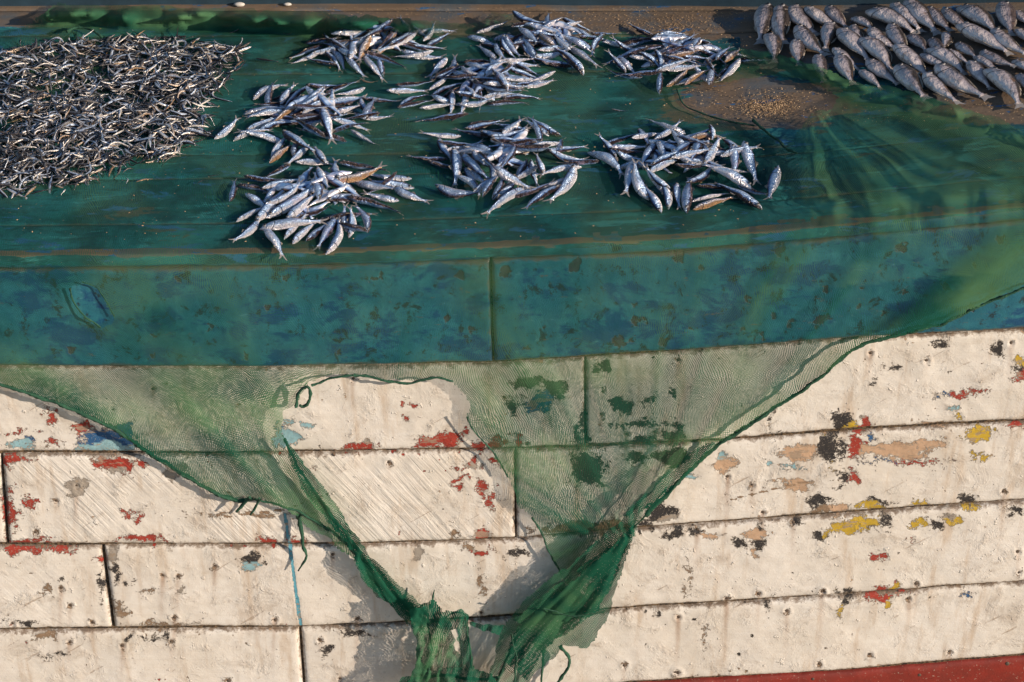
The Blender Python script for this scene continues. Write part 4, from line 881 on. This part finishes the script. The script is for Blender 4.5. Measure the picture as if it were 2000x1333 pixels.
PILES['front right pile'] = (1140, 220, 5.0, """995 222 625 48 s;540 150 625 315 s;190 322 545 198 s;450 282 715 188 s;680 262 838 175 s;230 332 610 342 s;1000 395 830 168 s;900 240 1050 295 s;1000 252 1158 218 o;740 268 802 495 s;1145 218 1035 488 s;1245 108 1262 305 s;1360 262 1490 345 s;1130 310 1260 345 d;840 370 930 412 s;1140 402 1200 400 s;1320 432 1430 410 s;100 348 415 608 s;160 460 2 470 s;335 415 138 235 s;240 372 600 392 s;300 412 590 465 s;310 492 460 502 s;1182 475 1345 195 s;700 288 548 538 s;620 535 880 438 s;850 432 1020 400 s;640 565 1010 450 s;960 532 1210 552 s;880 592 1030 590 s;1160 490 1380 575 s;1250 592 1460 568 s;1470 330 1482 618 s;1540 268 1725 695 s;1890 538 1798 878 s;512 440 398 828 s;590 825 480 495 s;780 765 550 558 s;830 725 628 578 s;765 955 578 715 s;860 895 785 745 s;890 678 932 938 s;1000 955 1035 605 s;1038 705 1210 585 s;1100 710 1380 742 s;1480 692 1755 805 d;1700 672 1105 475 s;1050 865 1450 778 s;1060 935 1488 818 o;1755 905 1255 678 s""")
PLBL = {k: k for k in PILES}
fill_parts = []
def bake(me, Mx, store, vary=None):
    n = len(me.vertices); co = np.empty(n * 3, np.float32); me.vertices.foreach_get('co', co); co = co.reshape(-1, 3)
    A = np.array(Mx); co = co @ A[:3, :3].T + A[:3, 3]
    dd = np.empty(n, np.float32); me.attributes['dorsal'].data.foreach_get('value', dd)
    aa = np.empty(n, np.float32); me.attributes['along'].data.foreach_get('value', aa)
    store.append((co, [tuple(p.vertices) for p in me.polygons], dd, aa, np.full(n, random.random() if vary is None else vary, np.float32)))
def join(name, store, mat):
    V, F, D, A, Y, b = [], [], [], [], [], 0
    for co, f, d, a, y in store:
        V.append(co); F += [tuple(i + b for i in p) for p in f]; D.append(d); A.append(a); Y.append(y); b += len(co)
    return link(name, mesh_from(name, np.concatenate(V), F, [mat], True, {'dorsal': np.concatenate(D), 'along': np.concatenate(A), 'vary': np.concatenate(Y)}))
silver_recs = []
for pname, (ox, oy, sc, txt) in PILES.items():
    fl = []
    for q in txt.replace('\n', '').split(';'):
        a = q.split(); fl.append((ox + float(a[0]) / sc, oy + float(a[1]) / sc, ox + float(a[2]) / sc, oy + float(a[3]) / sc, a[4]))
    mid = np.array([((a + c) / 2, (b + d) / 2) for a, b, c, d, _ in fl])
    cpx = np.median(mid, 0); W_ = deck(mid[:, 0], mid[:, 1])[:, :2]; wc = np.median(W_, 0); sp = W_.std(0)
    # hidden under-layer that carries the fish one sees
    for _ in range(14):
        c = wc + np.clip(rng.normal(0, 0.38, 2), -.7, .7) * sp; th = rng.uniform(0, math.tau); ax = np.array([math.cos(th), math.sin(th)]); L = rng.uniform(.095, .11)
        z0, m = settle(c, ax, L, .055 * L, .085 * L); stamp(c, ax, L, z0, m, .055 * L, .085 * L)
        Mx, _y = pose(c, ax, L, z0, m, 's', random.choice([-1, 1]), rng.uniform(-.3, .3)); bake(random.choice(SIL['fish']), Mx, fill_parts)
    recs = []
    for (hx, hy, tx, ty, tone) in fl:
        z = 0.02; edgeish = np.hypot(*((np.array([(hx + tx) / 2, (hy + ty) / 2]) - cpx) / np.array([140, 65])))
        z = 0.03 * max(0.2, 1.1 - 0.7 * edgeish)
        for it in range(2):
            H = deck(np.array(hx), np.array(hy), z)[:2]; T = deck(np.array(tx), np.array(ty), z)[:2]
            v = H - T; L = float(np.hypot(*v)); ax = v / max(L, 1e-6); Lf = float(np.clip(L, 0.080, 0.124))
            c = (H + T) / 2
            if L < 0.080: c = H - ax * Lf / 2                       # the rest of a half-hidden fish lies under its neighbours
            th_ = .06 if tone == 's' else .075
            z0, m = settle(c, ax, Lf, th_ * Lf, .085 * Lf); z = z0
        stamp(c, ax, Lf, z0, m, th_ * Lf, .085 * Lf)
        side = random.choice([-1, 1]); roll = rng.normal(0, .28) + .1
        Mx, y = pose(c, ax, Lf, z0, m, tone, side, roll)
        me = SIL['bronze' if tone == 'o' else 'fish'][int(rng.integers(0, 12))]
        recs.append([Mx, me, y, tone, c, ax, (hx + tx) / 2, (hy + ty) / 2, z0])
    silver_recs.append((pname, recs, wc, sp))
total = sum(len(r_[1]) for r_ in silver_recs)
def put_eyes(o, me_eye, x, zf, yv):
    """the eye that faces up"""
    s = 1 if yv.z > -0.05 else -1
    link('tail_fin', TAILS[o.data.name], o)
    ex, ey, oy_, ez = EYEPOS[o.data.name]; e = link('eye', me_eye, o); e.location = (ex, oy_ + s * ey * .93, ez); e.rotation_euler = (0, 0, 0 if s > 0 else math.pi)
for pname, recs, wc, sp in silver_recs:
    keyed = {}
    for q in recs:
        Mx, me, y, tone, c, ax, mx_, my_, z0 = q
        d = (c - wc) / (sp * 1.15)
        pos = 'middle' if np.hypot(*d) < 0.85 else (('right side' if d[0] > 0 else 'left side') if abs(d[0]) > abs(d[1]) else ('back' if d[1] > 0 else 'front'))
        keyed.setdefault((pos, tone, head_dir(ax)), []).append(q)
    for (pos, tone, hd), lst in keyed.items():
        lst.sort(key=lambda q: q[6])
        for i, (Mx, me, y, tn, c, ax, mx_, my_, z0) in enumerate(lst):
            o = link('silver_fish', me); o.matrix_world = Mx
            look = {'s': 'silver fish', 'd': 'dark-backed fish', 'o': 'bronze-bellied fish'}[tn]
            lb = f"{look}, {pos} of {PLBL[pname]}, head {hd}"
            if len(lst) > 1: lb += ', leftmost' if i == 0 else f', {ORD[i]} from left'
            tag(o, lb, 'fish', 'silver fish in the ' + pname)
            put_eyes(o, EYE, 0.425, 0.030, y)
fo = join('silver_fish_underneath', fill_parts, M['fish']); fo['kind'] = 'stuff'
tag(fo, 'silver fish buried underneath the eight piles', 'fish')

# ------------------------------------------------------------------ large fish, upper right
BIGTXT = [(1450, 0, 6.667, """320 70 230 520;470 100 530 540;600 85 985 420;820 100 1310 365;1100 70 1390 320;380 415 440 750;1460 160 1725 340;680 360 1095 685;1165 265 1080 635;1420 285 1595 535;700 500 745 805;1620 365 2045 605;1270 385 1690 755;1190 615 1545 865;1600 485 1990 875;980 695 1075 1005;1250 705 1455 1055;1625 775 2050 1045;1550 865 1825 1120"""),
          (1700, 0, 6.667, """0 110 650 375;290 45 690 355;470 15 900 392;730 88 1065 355;920 115 1340 345;1200 65 1710 385;1720 35 1860 425;1900 85 2060 265;230 325 525 645;500 395 765 630;1030 365 955 615;780 440 935 615;1930 330 2060 470;1130 325 1900 675;1560 395 2080 690;1130 505 1385 700;1000 595 1145 690;1420 635 1905 845;350 600 795 975;660 655 1045 860;800 605 1290 905;1860 735 2060 835;770 865 1600 1275;1290 790 1595 1115;1380 685 1695 895;340 855 745 1235;680 965 1165 1305;1580 895 2015 1335;1960 895 2040 1085;2100 150 2500 330;2150 400 2560 620;2120 700 2500 950;2080 1000 2480 1280""")]
HM2 = HM
bl = []
for ox, oy, sc, txt in BIGTXT:
    for q in txt.split(';'):
        a = [float(k) / sc for k in q.split()]; bl.append((ox + a[0], oy + a[1], ox + a[2], oy + a[3]))
bl.sort(key=lambda b: (b[1] + b[3]))
brec = []
for (hx, hy, tx, ty) in bl:
    z = 0.02
    H = deck(np.array(hx), np.array(hy), z)[:2]; T = deck(np.array(tx), np.array(ty), z)[:2]
    v = H - T; L = float(np.hypot(*v)); ax = v / L; Lf = float(np.clip(L * 1.0, .08, .15)); c = (H + T) / 2
    if L < .085: c = H - ax * Lf / 2
    z0, m = settle(c, ax, Lf, .085 * Lf, .10 * Lf, 0.4, .3); z0 = min(z0, .03); stamp(c, ax, Lf, z0, m, .07 * Lf, .11 * Lf)
    # backs lie towards the upper right
    hp = np.array([-ax[1], ax[0]]); side = 1 if hp @ np.array([.8, .6]) > 0 else -1
    Mx, y = pose(c, ax, Lf, z0, m, 's', side, rng.normal(0.05, .15))
    brec.append((Mx, y, (hx + tx) / 2, (hy + ty) / 2, head_dir(ax), Lf))
brec.sort(key=lambda q: q[3]); nrow = 6; per = math.ceil(len(brec) / nrow)
RN = ['rearmost row', 'second row from back', 'third row from back', 'fourth row from back', 'fifth row from back', 'frontmost row']
for ri in range(nrow):
    row = sorted(brec[ri * per:(ri + 1) * per], key=lambda q: q[2])
    for i, (Mx, y, px_, py_, hd, Lf) in enumerate(row):
        o = link('large_fish', BIG[int(rng.integers(0, 6))]); o.matrix_world = Mx
        wh = 'leftmost' if i == 0 else ('rightmost' if i == len(row) - 1 else f'{ORD[i]} from left')
        tag(o, f'deep-bodied grey fish on bare boards, {RN[ri]}, {wh}', 'fish', 'large fish drying at the back right')
        put_eyes(o, BEYE, 0.40, 0.062, y)

# ------------------------------------------------------------------ heap of small dried fish, upper left
DP = [(-330, 110), (-100, 95), (0, 98), (60, 88), (110, 78), (240, 66), (330, 66), (420, 76), (478, 88), (472, 125), (450, 150), (428, 178), (402, 215), (412, 240), (398, 262), (392, 285), (350, 290), (330, 312), (275, 312), (240, 335), (195, 332), (175, 362), (105, 362), (45, 375), (0, 376), (-120, 385), (-300, 370)]
cand = []
while len(cand) < 3300:
    x = rng.uniform(-330, 490); y = rng.uniform(60, 390)
    dq = poly_sdf(np.array([x]), np.array([y]), DP)[0]
    if dq < -8 or dq < 14 * rng.random() ** 2: continue
    if fbm(np.array([x / 40]), np.array([y / 22]), 2, 777)[0] < 0.20: continue
    if x < 0 and rng.random() < .35: continue
    cand.append((x, y))
dry_stuff = []; dry_top = []
n_ind = 300
for k, (x, y) in enumerate(cand):
    z = 0.012
    P = deck(np.array(x), np.array(y), z)[:2]; th = rng.uniform(0, math.tau); ax = np.array([math.cos(th), math.sin(th) * .9]); ax /= np.hypot(*ax)
    L = float(rng.choice([rng.uniform(.028, .045), rng.uniform(.04, .06)]))
    z0, m = settle(P, ax, L, .045 * L, .06 * L, .62, 0.9); m = float(np.clip(m + rng.normal(0, .12), -.8, .8)); stamp(P, ax, L, min(z0, .045), m * .4, .04 * L, .06 * L)
    Mx, yv = pose(P, ax, L, min(z0, .05), m, 's', random.choice([-1, 1]), rng.uniform(-.9, .9))
    me = DRY[int(rng.integers(0, 12))]
    if k < len(cand) - n_ind: bake(me, Mx, dry_stuff)
    else: dry_top.append((Mx, me, x, y, ax))
cells = {}
for q in dry_top:
    x, y = q[2], q[3]
    zx = 'left' if x < 120 else ('middle' if x < 290 else 'right'); zy = 'back' if y < 150 else ('centre' if y < 250 else 'front')
    cells.setdefault((zy, zx, head_dir(q[4])), []).append(q)
for (zy, zx, hd), lst in cells.items():
    for i, (Mx, me, x, y, ax) in enumerate(sorted(lst, key=lambda q: q[2])):
        o = link('dried_fish', me); o.matrix_world = Mx
        tag(o, f'tiny dried fish atop {zy} {zx} of dried heap, head {hd}, {ORD[min(i, 29)]}' + (' from left' if i else ''), 'dried fish', 'tiny dried fish heaped at left')
ds = join('dried_fish_heap', dry_stuff, M['dried']); ds['kind'] = 'stuff'; tag(ds, 'dense heap of tiny curled dried fish on green net', 'dried fish')
# a few strays on the net
STR = [(265, 358, 300, 352), (250, 350, 248, 362), (60, 382, 105, 372), (385, 360, 405, 356), (408, 348, 425, 346), (130, 372, 120, 383), (700, 160, 738, 166), (880, 240, 905, 228), (1195, 218, 1230, 222), (572, 68, 556, 70), (455, 68, 470, 58), (500, 118, 545, 124)]
for i, (hx, hy, tx, ty) in enumerate(STR):
    P = deck(np.array((hx + tx) / 2), np.array((hy + ty) / 2), .006)[:2]; a = deck(np.array(hx), np.array(hy))[:2] - deck(np.array(tx), np.array(ty))[:2]; L = float(np.clip(np.hypot(*a), .022, .05)); a = a / np.hypot(*a)
    Mx, yv = pose(P, a, L, .010, 0, 's', 1, .2); o = link('dried_fish', DRY[i % 12]); o.matrix_world = Mx
    wh = ['in front of the dried heap', 'just below the front edge of the dried heap', 'off the front left of the dried heap', 'alone between dried heap and front left pile', 'tan, left above the front left pile', 'small, at the front left corner of dried heap', 'between the back left pile and centre pile', 'beside the centre pile stray fish', 'between the centre pile and front right pile', 'behind the back left pile', 'beyond the back right of the dried heap', 'left of the back left pile'][i]
    tag(o, f'stray dried fish scrap on net {wh}', 'dried fish', 'stray scraps on the net')

# ------------------------------------------------------------------ loose scales and grit on the bare boards; two pale shells
def scatter(name, label, n, fn, size, seed):
    r_ = np.random.default_rng(seed); V, F, Y, b = [], [], [], 0
    for _ in range(n):
        x, y = fn(r_); P = deck(np.array(x), np.array(y)); s = size * r_.uniform(.5, 1.5); h = s * r_.uniform(.2, .6); a = r_.uniform(0, 6.28)
        z = P[2] + .0015
        q = [(s * math.cos(a + k * 1.571) * (1 if k % 2 else .6), s * math.sin(a + k * 1.571) * (1 if k % 2 else .6)) for k in range(4)]
        V += [(P[0] + u, P[1] + v, z + r_.uniform(0, h)) for u, v in q] + [(P[0], P[1], z + h * 1.5)]
        F += [(b, b + 1, b + 4), (b + 1, b + 2, b + 4), (b + 2, b + 3, b + 4), (b + 3, b, b + 4)]; Y += [r_.random()] * 5; b += 5
    o = link(name, mesh_from(name, V, F, [M['grit']], False, {'vary': Y})); o['kind'] = 'stuff'; tag(o, label, 'fish scales'); return o
scatter('fish_scales', 'tan fish scales spilled on bare boards inside the net opening', 1500, lambda r_: (r_.normal(1498, 30), r_.normal(210, 10)) if r_.random() < .72 else (r_.uniform(1335, 1620), r_.uniform(172, 240)), .0015, 1)
scatter('fish_scales', 'tan grit on the bare boards behind the back right pile', 900, lambda r_: (r_.normal(1300, 60), r_.normal(52, 7)) if r_.random() < .6 else (r_.uniform(1060, 1460), r_.uniform(22, 90)), .0013, 2)
scatter('fish_scales', 'sandy grit along the far left strip of deck', 900, lambda r_: (r_.uniform(560, 1470), r_.uniform(16, 40)), .0011, 3)
scatter('fish_scales', 'brown grit between the large fish and the net', 700, lambda r_: (r_.uniform(1640, 2000), r_.uniform(140, 240)), .0012, 4)
def on_net(r_):
    while True:
        x, y = r_.uniform(-100, 1500), r_.uniform(60, 480)
        if y < EDGE(x) - 8: return x, y
o_ = scatter('fish_scales', 'loose scales and crumbs strewn over the deck net between the piles', 420, on_net, .0017, 5); o_.location.z = .006
def pebble(name, px, py, s, label, seed):
    r_ = np.random.default_rng(seed); V, F = [], []
    for i in range(7):
        th = math.pi * i / 6
        for k in range(10):
            a = k * math.tau / 10; j = 1 + r_.uniform(-.12, .12)
            V.append((s * math.sin(th) * math.cos(a) * j * 1.5, s * .8 * math.sin(th) * math.sin(a) * j, s * .6 * math.cos(th)))
    for i in range(6):
        for k in range(10): F.append((i * 10 + k, (i + 1) * 10 + k, (i + 1) * 10 + (k + 1) % 10, i * 10 + (k + 1) % 10))
    o = link(name, mesh_from(name, V, F, [M['shell']])); P = deck(np.array(px), np.array(py)); o.location = (P[0], P[1], P[2] + s * .5 + .002); tag(o, label, 'shell')
pebble('shell', 468, 14, .008, 'white shell behind the net near the coaming', 1); pebble('shell', 562, 13, .006, 'small pale shell right of the larger white one', 2)
